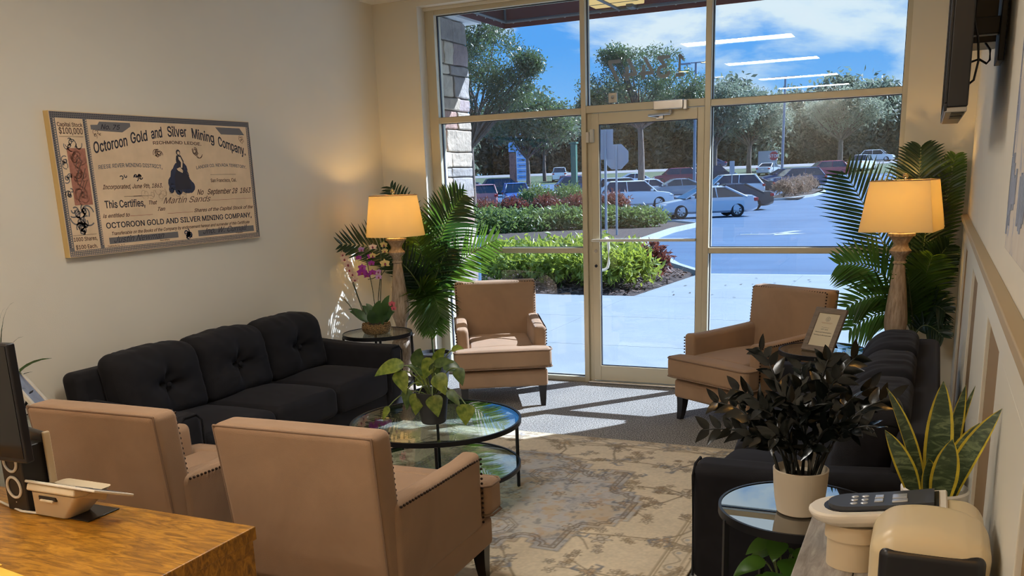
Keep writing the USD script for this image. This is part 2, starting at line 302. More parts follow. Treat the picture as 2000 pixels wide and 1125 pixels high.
# ================================================================= seating
def fabric(name, c, var, sheen, tint, rough=.85, bump=.25, bs=350, wear=2.5):
    reg(name, {'tc': ('texture_coordinate', {}), 'n': ('noise_texture', {'scale': wear, 'detail': 5, 'roughness': .65, 'distortion': .6}), 'r': ('rgb_ramp', {'ramp': [(.3, tuple(np.array(c)*(1-var))), (.7, tuple(np.array(c)*(1+var)))]}),
        'n3': ('noise_texture', {'scale': bs, 'detail': 2}), 'b': ('bump', {'strength': bump, 'distance': .004}), 'p': ('principled_bsdf', {'roughness': rough, 'sheen_weight': sheen, 'sheen_roughness': .4, 'sheen_tint': tint, 'specular_ior_level': .2})},
        [('tc.object', 'n.vector'), ('n.fac', 'r.fac'), ('r.color', 'p.base_color'), ('tc.object', 'n3.vector'), ('n3.fac', 'b.height'), ('b.normal', 'p.normal')], 'p.BSDF')
fabric('taupe_velvet', (.355, .225, .138), .11, .30, (.9, .75, .65))
fabric('taupe_piping', (.25, .16, .105), .05, .2, (.9, .75, .65))
fabric('charcoal_velvet', (.013, .0125, .015), .25, .10, (.5, .5, .6), wear=4)
fabric('charcoal_piping', (.012, .012, .014), .1, .1, (.5, .5, .6))
paint('nailhead', (.05, .03, .02), .3, metallic=.8)
paint('espresso_wood', (.012, .010, .011), .3)
paint('black_metal', (.012, .013, .016), .38, metallic=.4)
clear_glass('table_glass', (.80, .87, .85), .085)
clear_glass('mirror_glass', (.10, .11, .12), .38)

def crown(m, zc_, amp, cx, cy, hx, hy):
    v = m[0].copy(); w = np.clip(1-((v[:, 0]-cx)/hx)**2, 0, 1)*np.clip(1-((v[:, 1]-cy)/hy)**2, 0, 1)
    v[:, 2] += np.where(v[:, 2] > zc_, amp*w, 0); return v, m[1]
def nails(path, step, nrm, r=.0055):
    P = np.asarray(path, float); d = np.r_[0, np.cumsum(np.linalg.norm(np.diff(P, axis=0), axis=1))]; s = np.arange(step/2, d[-1], step)
    Q = np.stack([np.interp(s, d, P[:, k]) for k in range(3)], 1); base = ball((0, 0, 0), r, 1); return cat([(base[0]+q, base[1]) for q in Q])
def back_lean(z): return .365 + (z-.28)*.11
def make_armchair(label):
    t = thing('armchair', label, 'armchair', group='taupe armchairs around the coffee table')
    # backrest leaning backwards
    m = rbox(-.322, .322, -.075, .055, .27, .872, .03, 3, 6); v = m[0].copy(); v[:, 1] += .365 + (v[:, 2]-.28)*.11
    front = v[:, 1] < .365 + (v[:, 2]-.28)*.11 - .05; v[:, 1] -= np.where(front, .03*np.clip(1-(v[:, 0]/.31)**2, 0, 1)*np.clip(1-((v[:, 2]-.62)/.28)**2, 0, 1), 0)
    v[:, 0] *= 1 + .05*(v[:, 2]-.3); bk = part(t, 'backrest', (v, m[1]), 'taupe_velvet', 45)
    def edge(y, ins):
        z = np.r_[np.linspace(.30, .872-ins, 20), np.full(20, .872-ins), np.linspace(.872-ins, .30, 20)]; x = np.r_[np.full(20, -1), np.linspace(-1, 1, 20), np.full(20, 1)]*(.322-ins)
        x = x*(1+.05*(z-.3)); return np.stack([x, back_lean(z)+y, z], 1)
    part(bk, 'piping', tube(edge(.046, .008), .0045, 6), 'taupe_piping', True)
    part(t, 'nailhead_trim', nails(edge(-.068, .012), .021, 1), 'nailhead', True, kind='stuff')
    # arms, each with a nailhead line on its outer side and front
    for s in (-1, 1):
        m = rbox(.243, .338, -.31, .375, .26, .585, .032, 3, 5); v = m[0].copy(); w = np.clip((v[:, 2]-.45)/.13, 0, 1)
        v[:, 2] += w*(.022*np.clip((v[:, 1]+.31)/.68, 0, 2)**1.5 + .012*np.clip(1-(v[:, 1]+.30)/.06, 0, 1)); v[:, 0] += .004*w; v[:, 0] *= s
        a = part(t, 'arm', (v, m[1] if s > 0 else m[1][:, ::-1]), 'taupe_velvet', 45)
        pth = [(.339*s, -.30, .28), (.339*s, -.30, .565), (.342*s, -.2, .572), (.342*s, .1, .58), (.342*s, .36, .59)]
        part(t, 'nailhead_trim', nails(pth, .021, 1), 'nailhead', True, kind='stuff')
    part(t, 'seat_frame', cat(rbox(-.334, .334, -.405, .36, .155, .285, .022, 2), rbox(-.32, .32, -.36, .34, .27, .305, .01, 1)), 'taupe_velvet', 45)
    c1 = crown(rbox(-.242, .242, -.34, .30, .30, .448, .032, 3, 8), .4, .028, 0, -.07, .30, .40)
    c2 = crown(rbox(-.362, .362, -.452, -.315, .30, .448, .032, 3, 8), .4, .028, 0, -.07, .40, .40)
    cu = part(t, 'seat_cushion', cat(c1, c2), 'taupe_velvet', 45)
    for z in (.311, .439):
        P = [(-.245, -.29, z), (-.245, -.312, z), (-.335, -.312, z), (-.364, -.335, z), (-.366, -.42, z), (-.345, -.45, z), (-.3, -.454, z), (.3, -.454, z), (.345, -.45, z), (.366, -.42, z), (.364, -.335, z), (.335, -.312, z), (.245, -.312, z), (.245, -.29, z)]
        part(cu, 'piping', tube(P, .005, 6), 'taupe_piping', True)
    for x, y, sy in ((-.295, -.355, -1), (.295, -.355, -1), (-.295, .325, 1), (.295, .325, 1)):
        z = np.linspace(0, .16, 7); w = .017 + .012*(z/.16)**.8; off = sy*.022*(1-z/.16)**2
        P = np.stack([np.stack([x+q*w, y+off+p_*w, z], 1) for q, p_ in ((-1, -1), (1, -1), (1, 1), (-1, 1))], 1)
        m = grid(P, wrap_v=True); v, f = m; part(t, 'leg', (v, np.vstack([f, [[0, 2, 1], [0, 3, 2]]])), 'espresso_wood')
    return t
A = make_armchair('taupe armchair on the gray carpet left of the glass door, sunlight across its seat')
def setx(p, loc, rz):
    ops = {o.GetOpName(): o for o in UsdGeom.Xformable(p).GetOrderedXformOps()}; ops['xformOp:translate'].Set(Gf.Vec3d(*map(float, loc))); ops['xformOp:rotateZ'].Set(float(rz))
setx(A, (.795, -.645, 0), 28.6)
copy(A, (2.757, -.75, 0), -31.5, 'taupe armchair turned inward before the right pane, beside the framed sign')
copy(A, (1.895, -4.15, .013), 181.5, 'taupe armchair with its back to the camera, nearer the rug and desk corner')
copy(A, (.95, -4.15, .013), 181.5, 'taupe armchair seen from behind, next to the black sofa and the monitor')

def make_sofa(label):
    t = thing('sofa', label, 'sofa', group='black tufted three-seat sofas'); L = 2.14; a = .165; rng = np.random.default_rng(5)
    part(t, 'base', rbox(-L/2+.02, L/2-.02, -.40, .42, .07, .235, .02, 2), 'charcoal_velvet', 45)
    m = rbox(-L/2+.03, L/2-.03, -.075, .075, .10, .735, .05, 3, 4); v = m[0].copy(); v[:, 1] += .31 + (v[:, 2]-.2)*.11
    part(t, 'back_frame', (v, m[1]), 'charcoal_velvet', 45)
    for s in (-1, 1):
        m = rbox(L/2-a, L/2, -.445, .36, .06, .56, .045, 4, 4); v = m[0].copy(); w = np.clip((v[:, 2]-.2)/.38, 0, 1)
        v[:, 0] += .018*w**2; v[:, 2] += np.clip((v[:, 2]-.48)/.08, 0, 1)*.03*np.clip((v[:, 1]+.1)/.46, 0, 1); v[:, 0] *= s
        ar = part(t, 'arm', (v, m[1] if s > 0 else m[1][:, ::-1]), 'charcoal_velvet', 45)
        P = [(x*s, -.436, z) for x, z in ((L/2-.008, .08), (L/2+.008, .515), (L/2-.03, .553), (L/2-a+.05, .553), (L/2-a+.012, .515), (L/2-a+.01, .24))]
        part(ar, 'piping', tube(P, .006, 6), 'charcoal_piping', True)
    W = (L-2*a)/3
    for k in range(3):
        cx = -L/2 + a + W*(k+.5)
        m = rbox(cx-W/2+.003, cx+W/2-.003, -.43, .20, .225, .415, .05, 4, 14); m = crown(m, .35, .035, cx, -.12, W/2, .36); v = m[0].copy()
        v[:, 1] -= np.where(v[:, 1] < -.38, .02*np.clip(1-((v[:, 0]-cx)/(W/2))**2, 0, 1), 0); v[:, 2] += np.where(v[:, 2] > .38, .006*(meshkit.fbm(v*np.array([22., 5, 5]), 3, k)-.5), 0)
        part(t, 'seat_cushion', (v, m[1]), 'charcoal_velvet', 45)
        m = rbox(cx-W/2+.002, cx+W/2-.002, -.115, .095, .0, .40, .07, 5, 26); v = m[0].copy()
        r_ = np.hypot(v[:, 0]-cx, (v[:, 2]-.20)); fr = np.clip(-v[:, 1]/.115, 0, 1)
        ang = np.arctan2(v[:, 2]-.20, v[:, 0]-cx)
        puff = .05*np.clip(1-((v[:, 0]-cx)/(W/2))**4, 0, 1)*np.clip(1-((v[:, 2]-.21)/.21)**4, 0, 1)
        v[:, 1] += fr*(-puff + .075*np.exp(-(r_/.075)**2) + .018*np.exp(-(r_/.2)**2)*np.cos(ang*4+.6) + .012*(meshkit.fbm(v*np.array([11., 3, 24]) + k*7, 3, k)-.5))
        v[:, 2] += np.clip((v[:, 2]-.3)/.1, 0, 1)*(.018*np.clip(1-((v[:, 0]-cx)/(W/2))**2, 0, 1) + .016*(meshkit.fbm(v*np.array([30., 8, 8]) + k*3, 2, k)-.5))
        v = v + np.array([0, .17, .40]); v[:, 1] += (v[:, 2]-.40)*.20
        b = part(t, 'back_cushion', (v, m[1]), 'charcoal_velvet', 45)
        part(b, 'button', mv(ball((0, 0, 0), (.016, .010, .016), 2), (cx, .17-.115-.05+.079, .6)), 'charcoal_piping', True)
    for x in (-L/2+.08, L/2-.08):
        for y in (-.37, .34): part(t, 'leg', lathe([(0, 0), (.018, 0), (.026, .07), (0, .07)], 12, c=(x, y, 0)), 'espresso_wood', 40)
    return t
SF = make_sofa('long black tufted three-seat sofa along the left wall under the certificate'); setx(SF, (-.005, -2.59, 0), 90)
copy(SF, (3.475, -2.515, 0), -90, 'black tufted sofa along the right wall with the panelling behind it')

# ================================================================= rug: woven pattern carried as a colour on a fine grid
rs = np.random.default_rng(11)
RW, RH, CX, CY = 2.53, 2.42, 1.715, -2.785; st = .0068
gx = np.arange(-RW/2, RW/2+1e-6, st); gy = np.arange(-RH/2, RH/2+1e-6, st); X, Y = np.meshgrid(gx, gy, indexing='ij')
Pn = np.stack([X, Y, 0*X], -1); n1 = meshkit.fbm(Pn*7, 4, 1); n2 = meshkit.fbm(Pn*26, 3, 2); n3 = meshkit.fbm(Pn*90, 2, 3)
cream, slate, tan, brown, rust, pale = [np.array(c) for c in ((.74, .62, .44), (.33, .34, .37), (.48, .36, .21), (.17, .12, .07), (.52, .34, .18), (.70, .63, .50))]
C = cream*(1 + .22*(n1-.5))[..., None]*(1 + .25*(n3-.5))[..., None]
def over(mask, col, a=1.):
    global C
    k = (np.clip(mask, 0, 1)*a)[..., None]; C = C*(1-k) + np.asarray(col)*k
def window_(x, y, r):
    i0, i1 = np.searchsorted(gx, (x-r, x+r)); j0, j1 = np.searchsorted(gy, (y-r, y+r)); return slice(i0, i1), slice(j0, j1)
def local(x, y, r, fn, col, a=1.):
    si, sj = window_(x, y, r)
    if si.stop-si.start < 2 or sj.stop-sj.start < 2: return
    k = (np.clip(fn(X[si, sj]-x, Y[si, sj]-y), 0, 1)*a)[..., None]; C[si, sj] = C[si, sj]*(1-k) + np.asarray(col)*k
def line(P, w, col, a=.85):
    P = np.asarray(P, float)
    for p_, q in zip(P[:-1], P[1:]):
        m_, r = (p_+q)/2, np.linalg.norm(q-p_)/2 + 3*w
        def f(x, y, p_=p_-m_, q=q-m_):
            d = q-p_; t = np.clip(((x-p_[0])*d[0] + (y-p_[1])*d[1])/max(d@d, 1e-9), 0, 1); return 1.4 - np.hypot(x-p_[0]-t*d[0], y-p_[1]-t*d[1])/w*1.0
        local(m_[0], m_[1], r, f, col, a)
def rosette(x, y, r, col, col2, n=6):
    local(x, y, r*1.3, lambda u, v: (r*(.75+.25*np.cos(n*np.arctan2(v, u))) - np.hypot(u, v))/.004, col2, .35)
    local(x, y, r*1.4, lambda u, v: 1.3 - np.abs(np.hypot(u, v) - r*(.75+.25*np.cos(n*np.arctan2(v, u))))/.0048, col, .8)
    local(x, y, r, lambda u, v: 1.3 - np.abs(np.hypot(u, v) - r*.33)/.005, col, .8)
def palmette(x, y, r, th, col, col2):
    c_, s_ = math.cos(th), math.sin(th)
    def shape(u, v, k=1.):
        p_, q = c_*u + s_*v, -s_*u + c_*v; rad = np.hypot(p_, q); an = np.arctan2(q, p_)
        return (k*r*(.48 + .22*np.cos(3*an) + .16*np.cos(9*an+.5) + .14*np.sin(5*an)) - rad)/.005
    local(x, y, r*1.3, lambda u, v: shape(u, v), col, .55); local(x, y, r*1.3, lambda u, v: 1.3-np.abs(shape(u, v))*.9, brown, .75); local(x, y, r*1.3, lambda u, v: shape(u, v, .6), col2, .7); local(x, y, r, lambda u, v: 1.3-np.abs(shape(u, v, .6))*.9, brown, .6); local(x, y, r, lambda u, v: shape(u, v, .25), col, .8)
    for s in (-1, 1):
        a_ = th + s*1.9; b = np.array([x, y]) + r*.5*np.array([math.cos(a_), math.sin(a_)])
        line([b, b + r*.45*np.array([math.cos(a_+s*.5), math.sin(a_+s*.5)]), b + r*.6*np.array([math.cos(a_+s*1.2), math.sin(a_+s*1.2)])], .007, col)
# field: angular vine net with palmettes and blossoms
nodes = []
for i in range(9):
    for j in range(7):
        nodes.append((-1.38 + i*.345 + (.16 if j % 2 else 0) + rs.uniform(-.05, .05), -1.08 + j*.36 + rs.uniform(-.05, .05)))
nodes = np.array(nodes)
for a_ in range(len(nodes)):
    d = np.linalg.norm(nodes-nodes[a_], axis=1)
    for b_ in np.argsort(d)[1:4]:
        if b_ > a_:
            p_, q = nodes[a_], nodes[b_]; mid = (p_+q)/2 + rs.uniform(-.05, .05, 2); line([p_, mid, q], .0066, tan*.55, .85)
    for _ in range(4):
        e = nodes[a_] + rs.uniform(-.17, .17, 2); line([nodes[a_], (nodes[a_]+e)/2 + rs.uniform(-.02, .02, 2), e], .0045, brown*1.2, .75)
        for _ in range(3): f_ = e + rs.uniform(-.05, .05, 2); rosette(f_[0], f_[1], rs.uniform(.022, .036), brown*1.35, (tan, rust, slate, pale)[rs.integers(4)], 5)
for k, (x, y) in enumerate(nodes):
    palmette(x + rs.uniform(-.02, .02), y, rs.uniform(.07, .11), rs.uniform(0, 6.28), (slate*.8, brown*1.3, tan*.85, slate*.65)[k % 4], (tan, rust*1.1, pale, cream*.9)[(k//2) % 4])
# medallion: stepped block with a round lobe at each end, mottled slate and tan
from scipy.ndimage import distance_transform_edt
def step(v, s=.045): return np.round(v/s)*s
ax_, ay = np.abs(X), np.abs(Y)
body = np.minimum(.655 - ax_, .61 - ay)
lobe = .36 - np.hypot(step(ax_-.51), step(Y*1.05))
lobe2 = .40 - np.hypot(step(X*.9), step(ay-.42))
notch = np.hypot(step(ax_-.40), step(ay-.62)) - .12
mm = np.maximum(np.minimum(body, notch), np.maximum(lobe, lobe2)) > 0
med = (distance_transform_edt(mm) - distance_transform_edt(~mm))*st
inside = np.clip(med/.004, 0, 1)
over(inside, slate*1.2 + .03, .70)
over(inside*np.clip((n1-.52)*9, 0, 1), tan*1.15, .6); over(inside*np.clip((.42-n1)*9, 0, 1), pale*.85, .6)
over(inside*np.clip((n2-.62)*12, 0, 1), rust*1.0, .55); over(inside*np.clip((.34-n2)*12, 0, 1), slate*.6, .6)
for off, w in ((0, .0065), (.036, .005), (.058, .005)): over((1.4-np.abs(med-off)/w), brown*1.1, .85)
over(np.clip(1.2-np.abs(med-.047)/.006, 0, 1)*((X*23+Y*23) % 1 > .55), brown, .6)
for k in range(46):
    x, y = rs.uniform(-.8, .8), rs.uniform(-.6, .6)
    if np.hypot(x, y) < .95: (palmette if k % 2 else rosette)(x, y, rs.uniform(.035, .07), *((rs.uniform(0, 6), slate*.6, (rust, pale, tan)[k % 3]) if k % 2 else (brown, (pale, rust, slate)[k % 3])))
for sx in (-1, 1):
    for sy in (-1, 1):
        for rr in (.13, .115, .085): over(1.4 - np.abs(np.maximum(np.maximum(np.abs(X-sx*.22), np.abs(Y-sy*.42)), (np.abs(X-sx*.22)+np.abs(Y-sy*.42))*.72) - rr)/.004, brown*1.1, .8)
        for k in range(16):
            t = 2*PI*k/16; q = .10/max(abs(math.cos(t)), abs(math.sin(t)), (abs(math.cos(t))+abs(math.sin(t)))*.72); local(sx*.22+q*math.cos(t), sy*.42+q*math.sin(t), .012, lambda u, v: (.007-np.hypot(u, v))/.003, slate*.5)
        rosette(sx*.22, sy*.42, .05, brown, rust)
rosette(0, 0, .20, brown, rust, 8); rosette(0, 0, .13, slate*.6, pale, 8)
# borders
e = np.minimum(RW/2 - ax_, RH/2 - ay)
for d_, w in ((.02, .006), (.045, .004), (.13, .004), (.145, .006)): over(1.4-np.abs(e-d_)/w, tan*.75, .8)
band = np.clip((e-.05)/.004, 0, 1)*np.clip((.125-e)/.004, 0, 1); s_ = np.where(RW/2-ax_ < RH/2-ay, Y, X)
over(band*np.clip(1.3-np.abs((e-.0875) - .025*np.sin(s_*2*PI/.16))/.006, 0, 1), brown*1.3, .7); over(band*np.clip((.016-np.hypot(((s_+.04) % .16)-.08, (e-.0875)*1.1))/.004, 0, 1), slate, .7); over(band, pale, .12)
C = np.clip(C*.93, .02, 1)
rug = thing('rug', 'cream and slate patterned area rug under the round coffee table', 'rug', (CX, CY, 0))
pile = grid(np.stack([X, Y, .011 + .0015*n3], -1))
g = usdkit.mesh(stage, str(rug.GetPath())+'/pile', pile, None, smooth=True)
UsdGeom.PrimvarsAPI(g).CreatePrimvar('weave', Sdf.ValueTypeNames.Color3fArray, 'vertex').Set(Vt.Vec3fArray.FromNumpy(C.reshape(-1, 3).astype(np.float32)))
reg('rug_weave', {'a': ('attribute', {'attribute': 'weave'}), 'p': ('principled_bsdf', {'roughness': .95, 'specular_ior_level': .08, 'sheen_weight': .15})}, [('a.color', 'p.base_color')], 'p.BSDF')
UsdShade.MaterialBindingAPI.Apply(g.GetPrim()).Bind(LOOK['rug_weave'])
paint('rug_edge', (.42, .34, .22), .9)
part(rug, 'bound_edge', tube([(-RW/2, -RH/2, .006), (RW/2, -RH/2, .006), (RW/2, RH/2, .006), (-RW/2, RH/2, .006)], .006, 6, closed=True), 'rug_edge')

# ================================================================= tables
ct = thing('coffee_table', 'round black metal coffee table with two clear glass tiers on the rug', 'coffee table', (1.501, -2.931, .0))
Rr = .446
part(ct, 'top_rim', lathe([(Rr-.014, .428), (Rr+.008, .428), (Rr+.008, .452), (Rr-.004, .452), (Rr-.004, .440), (Rr-.014, .440), (Rr-.014, .428)], 96), 'black_metal', 30)
part(ct, 'glass_top', disc((0, 0, .4405), Rr-.005, .008, 96), 'table_glass')
part(ct, 'shelf_rim', lathe([(Rr-.024, .182), (Rr-.002, .182), (Rr-.002, .204), (Rr-.013, .204), (Rr-.013, .193), (Rr-.024, .193), (Rr-.024, .182)], 96), 'black_metal', 30)
part(ct, 'glass_shelf', disc((0, 0, .1935), Rr-.014, .007, 96), 'table_glass')
for a_ in (42.7, 119., 222.7, 299.):
    x, y = (Rr+.004)*math.cos(R(a_)), (Rr+.004)*math.sin(R(a_)); part(ct, 'leg', mv(rbox(-.008, .008, -.008, .008, .0135, .43, .002, 1), (x, y, 0), rz=a_), 'black_metal')
def end_table(label, loc, rot, glass='table_glass', H=.58, r=.257):
    t = thing('end_table', label, 'side table', (loc[0], loc[1], 0), rot, group='round black metal end tables')
    for z, nm, g_ in ((H, 'top', 'glass_top'), (.20, 'shelf', 'glass_shelf')):
        q = r if nm == 'top' else r-.012
        part(t, nm+'_rim', lathe([(q-.010, z-.028), (q+.006, z-.028), (q+.006, z), (q-.003, z), (q-.003, z-.010), (q-.010, z-.010), (q-.010, z-.028)], 72), 'black_metal', 30)
        part(t, g_, disc((0, 0, z-.0095), q-.004, .007, 72), glass)
    for k in range(4):
        x, y = r*math.cos(R(45+90*k)), r*math.sin(R(45+90*k)); part(t, 'leg', mv(rbox(-.009, .009, -.009, .009, 0, H-.02, .002, 1), (x, y, 0), rz=45+90*k), 'black_metal')
    return t
end_table('round black end table holding the orchid basket, by the left sofa', (.045, -1.22), -8)
end_table('round black end table holding the framed sign, between armchair and right sofa', (3.258, -1.14), 20)
end_table('round black end table holding the dark plant in a cream pot, front right', (3.49, -3.985), 170, 'mirror_glass')
end_table('round black end table mostly hidden behind the left armchairs and monitor', (-.16, -4.03), 30)

# ================================================================= floor lamps
reg('lamp_wood', {'tc': ('texture_coordinate', {}), 'mp': ('mapping', {'scale': (14, 14, 1.6)}), 'n': ('noise_texture', {'scale': 5, 'detail': 6, 'roughness': .65}), 'r': ('rgb_ramp', {'ramp': [(.3, (.22, .15, .10)), (.5, (.40, .30, .215)), (.72, (.56, .46, .36))]}),
    'b': ('bump', {'strength': .25, 'distance': .01}), 'p': ('principled_bsdf', {'roughness': .65})}, [('tc.object', 'mp.vector'), ('mp.vector', 'n.vector'), ('n.fac', 'r.fac'), ('r.color', 'p.base_color'), ('n.fac', 'b.height'), ('b.normal', 'p.normal')], 'p.BSDF')
reg('shade_linen', {'d': ('diffuse_bsdf', {'color': (.84, .74, .55)}), 't': ('translucent_bsdf', {'color': (.93, .82, .56)}), 'm': ('mix_closure', {'fac': .58})}, [('d.BSDF', 'm.closure1'), ('t.BSDF', 'm.closure2')], 'm.closure')
glow('bulb', (1.0, .60, .18), 165.)
clear_glass('finial_glass', (.95, .80, .55), .12)
def floor_lamp(label, loc, rz, finial):
    t = thing('floor_lamp', label, 'floor lamp', (loc[0], loc[1], 0), rz, group='turned wood floor lamps')
    part(t, 'base', lathe([(0, 0), (.15, 0), (.152, .02), (.14, .035), (.125, .05), (.06, .08), (.04, .14), (0, .14)], 40), 'lamp_wood', 40)
    part(t, 'lower_urn', lathe([(.035, .13), (.05, .18), (.085, .27), (.095, .34), (.085, .40), (.055, .44), (.10, .452), (.104, .466), (.06, .48), (.04, .50), (.038, .52), (0, .52)], 40), 'lamp_wood', 40)
    part(t, 'column', lathe([(0, .518), (.042, .518), (.045, .535), (.05, .56), (.068, .62), (.073, .66), (.070, .72), (.060, .82), (.047, .94), (.036, 1.03), (.034, 1.045), (.042, 1.05), (.042, 1.058), (.034, 1.066), (0, 1.066)], 48), 'lamp_wood', 40)
    part(t, 'upper_urn', lathe([(0, 1.06), (.033, 1.066), (.040, 1.095), (.066, 1.122), (.068, 1.133), (.052, 1.150), (.044, 1.165), (.046, 1.18), (.060, 1.205), (.072, 1.222), (.084, 1.228), (.085, 1.243), (.03, 1.246), (.026, 1.275), (0, 1.275)], 48), 'lamp_wood', 40)
    if finial is None:
        a = np.linspace(0, 2*PI, 64, endpoint=False); prof = [(.237, 1.262), (.190, 1.578), (.187, 1.578), (.234, 1.262), (.237, 1.262)]
        sh = part(t, 'lamp_shade', lathe(prof, 64), 'shade_linen', 30)
    else:
        sh = part(t, 'lamp_shade', square_lathe([(.222, 1.262), (.178, 1.578), (.175, 1.578), (.219, 1.262), (.222, 1.262)]), 'shade_linen')
    part(sh, 'top_band', (ring((0, 0, 1.578), .189, .003, 64, 6) if finial is None else tube([(s*.177, q*.177, 1.578) for s, q in ((-1, -1), (1, -1), (1, 1), (-1, 1))], .003, 6, closed=True)), 'taupe_piping')
    part(t, 'harp', cat(tube([(.0, 0, 1.275), (.05, 0, 1.34), (.055, 0, 1.45), (0, 0, 1.59)], .003, 6), tube([(.0, 0, 1.275), (-.05, 0, 1.34), (-.055, 0, 1.45), (0, 0, 1.59)], .003, 6), *[rod((0, 0, 1.575), (.185*math.cos(q), .185*math.sin(q), 1.578), .0025, 6) for q in (0, PI/2, PI, 3*PI/2)]), 'steel')
    part(t, 'light_bulb', ball((0, 0, 1.475), (.03, .03, .04), 2), 'bulb', True)
    part(t, 'finial', cat(rod((0, 0, 1.58), (0, 0, 1.592), .009, 12), ball((0, 0, 1.605), (.018, .018, .017), 2)), 'finial_glass', True)
    return t
floor_lamp('lit floor lamp with round cream shade behind the orchid, left corner', (-.085, -.66), 31.8, None)
floor_lamp('lit floor lamp with square cream shade behind the right sofa', (3.647, -.5), -9, True)

# ================================================================= wood materials, desk and console
def wood(name, cs, scale, rough, stretch, ring_=2.2):
    reg(name, {'tc': ('texture_coordinate', {}), 'mp': ('mapping', {'scale': stretch}), 'n': ('noise_texture', {'scale': scale, 'detail': 8, 'roughness': .62, 'distortion': ring_}), 'r': ('rgb_ramp', {'ramp': cs}),
        'n2': ('noise_texture', {'scale': scale*.6, 'detail': 4, 'roughness': .6}), 'r2': ('rgb_ramp', {'ramp': [(.28, (.30, .26, .22)), (.45, (1, 1, 1)), (1, (1.05, 1.05, 1.05))]}), 'mu': ('mix', {'mix_type': 'multiply', 'fac': .75}),
        'b': ('bump', {'strength': .12, 'distance': .01}), 'p': ('principled_bsdf', {'roughness': rough})},
        [('tc.object', 'mp.vector'), ('mp.vector', 'n.vector'), ('n.fac', 'r.fac'), ('tc.object', 'n2.vector'), ('n2.fac', 'r2.fac'), ('r.color', 'mu.color1'), ('r2.color', 'mu.color2'), ('mu.color', 'p.base_color'), ('n.fac', 'b.height'), ('b.normal', 'p.normal')], 'p.BSDF')
wood('rustic_wood', [(.25, (.09, .036, .006)), (.45, (.30, .13, .012)), (.6, (.48, .22, .020)), (.8, (.60, .32, .045))], 5, .36, (1.2, 7, 4))
wood('gray_plank', [(.25, (.17, .15, .13)), (.5, (.32, .29, .26)), (.75, (.46, .43, .39))], 5, .5, (9, 1.2, 4), 1.2)
paint('desk_edge', (.05, .032, .02), .5)
dk = thing('desk', 'rustic brown wood desk in the lower left corner', 'desk', (0, 0, 0))
part(dk, 'desktop', rbox(-.15, 2.148, -5.95, -5.10, .71, .75, .003, 1), 'rustic_wood')
part(dk, 'end_panel', rbox(2.10, 2.142, -5.94, -5.11, 0, .7095, .002, 1), 'rustic_wood'); part(dk, 'end_panel', rbox(-.14, -.10, -5.94, -5.11, 0, .7095, .002, 1), 'rustic_wood')
part(dk, 'modesty_panel', rbox(-.10, 2.10, -5.16, -5.135, .20, .7095, .002, 1), 'rustic_wood')
cs_ = thing('console_table', 'gray plank-topped console table in the lower right corner, against the wall', 'table', (0, 0, 0))
for k in range(3): part(cs_, 'plank', rbox(3.588 + k*.135, 3.588 + (k+1)*.135 - .002, -5.9, -4.50, .722, .75, .003, 1), 'gray_plank')
for x in (3.60, 3.95):
    for y in (-5.88, -4.56): part(cs_, 'leg', rbox(x, x+.035, y, y+.035, 0, .722, .002, 1), 'black_metal')
part(cs_, 'apron', cat(rbox(3.60, 3.985, -4.55, -4.535, .66, .722, .002, 1), rbox(3.60, 3.615, -5.86, -4.55, .66, .722, .002, 1), rbox(3.97, 3.985, -5.86, -4.55, .66, .722, .002, 1)), 'gray_plank')
# ================================================================= certificate print on the left wall
paint('parchment', (.78, .57, .36), .8, var=.10, vs=5, bump=.05, bs=120)
paint('canvas_side', (.66, .47, .20), .8)
paint('ink', (.035, .03, .04), .8); paint('ink_brown', (.13, .07, .045), .8); paint('ink_gray', (.17, .155, .15), .8); paint('ink_faint', (.52, .36, .23), .85); paint('ink_red', (.38, .10, .07), .8); paint('stamp_red', (.42, .17, .11), .8, var=.15, vs=60); paint('ink_blue', (.035, .04, .075), .8)
PX0, PY0, PZ1, PW, PH = -.47, -3.4135, 2.1135, 1.5845, .776
ct_ = thing('certificate_print', 'large canvas print of an old mining stock certificate on the left wall', 'wall art', (PX0, PY0, PZ1))
part(ct_, 'canvas', cat(rbox(LX+.0005-PX0, 0, 0, PW, -PH, 0, .002, 1)), 'canvas_side')
part(ct_, 'paper_face', box(.0, .0006, .001, PW-.001, -PH+.001, -.001), 'parchment')
def on_print(m, u=0, v=0):      # mesh in x right / y up -> the print's plane, u right and v down from its top left corner
    q = np.asarray(m[0]); return np.stack([.0006 + q[:, 2]*.6, u + q[:, 0], -v + q[:, 1]], 1), np.asarray(m[1])
def flat(u0, u1, v0, v1, d=.0008): return box(u0, u1, -v1, -v0, 0, d)
def fit(s, u0, u1, h, v, bold=False, slant=0., bow=0., base=None):
    bold = bold or h < .034
    """text between u0 and u1, cap height h, baseline v; slant shears, bow lifts the middle"""
    m = text(s, h, .0008, bold); q = m[0].copy(); q[:, 0] -= q[:, 0].min(); w = q[:, 0].max(); q[:, 0] += q[:, 1]*slant; q[:, 0] *= (u1-u0)/max(q[:, 0].max(), 1e-6)
    if bow:
        t = q[:, 0]/(u1-u0); q[:, 1] += bow*4*t*(1-t)
    return on_print((q, m[1]), u0, v)
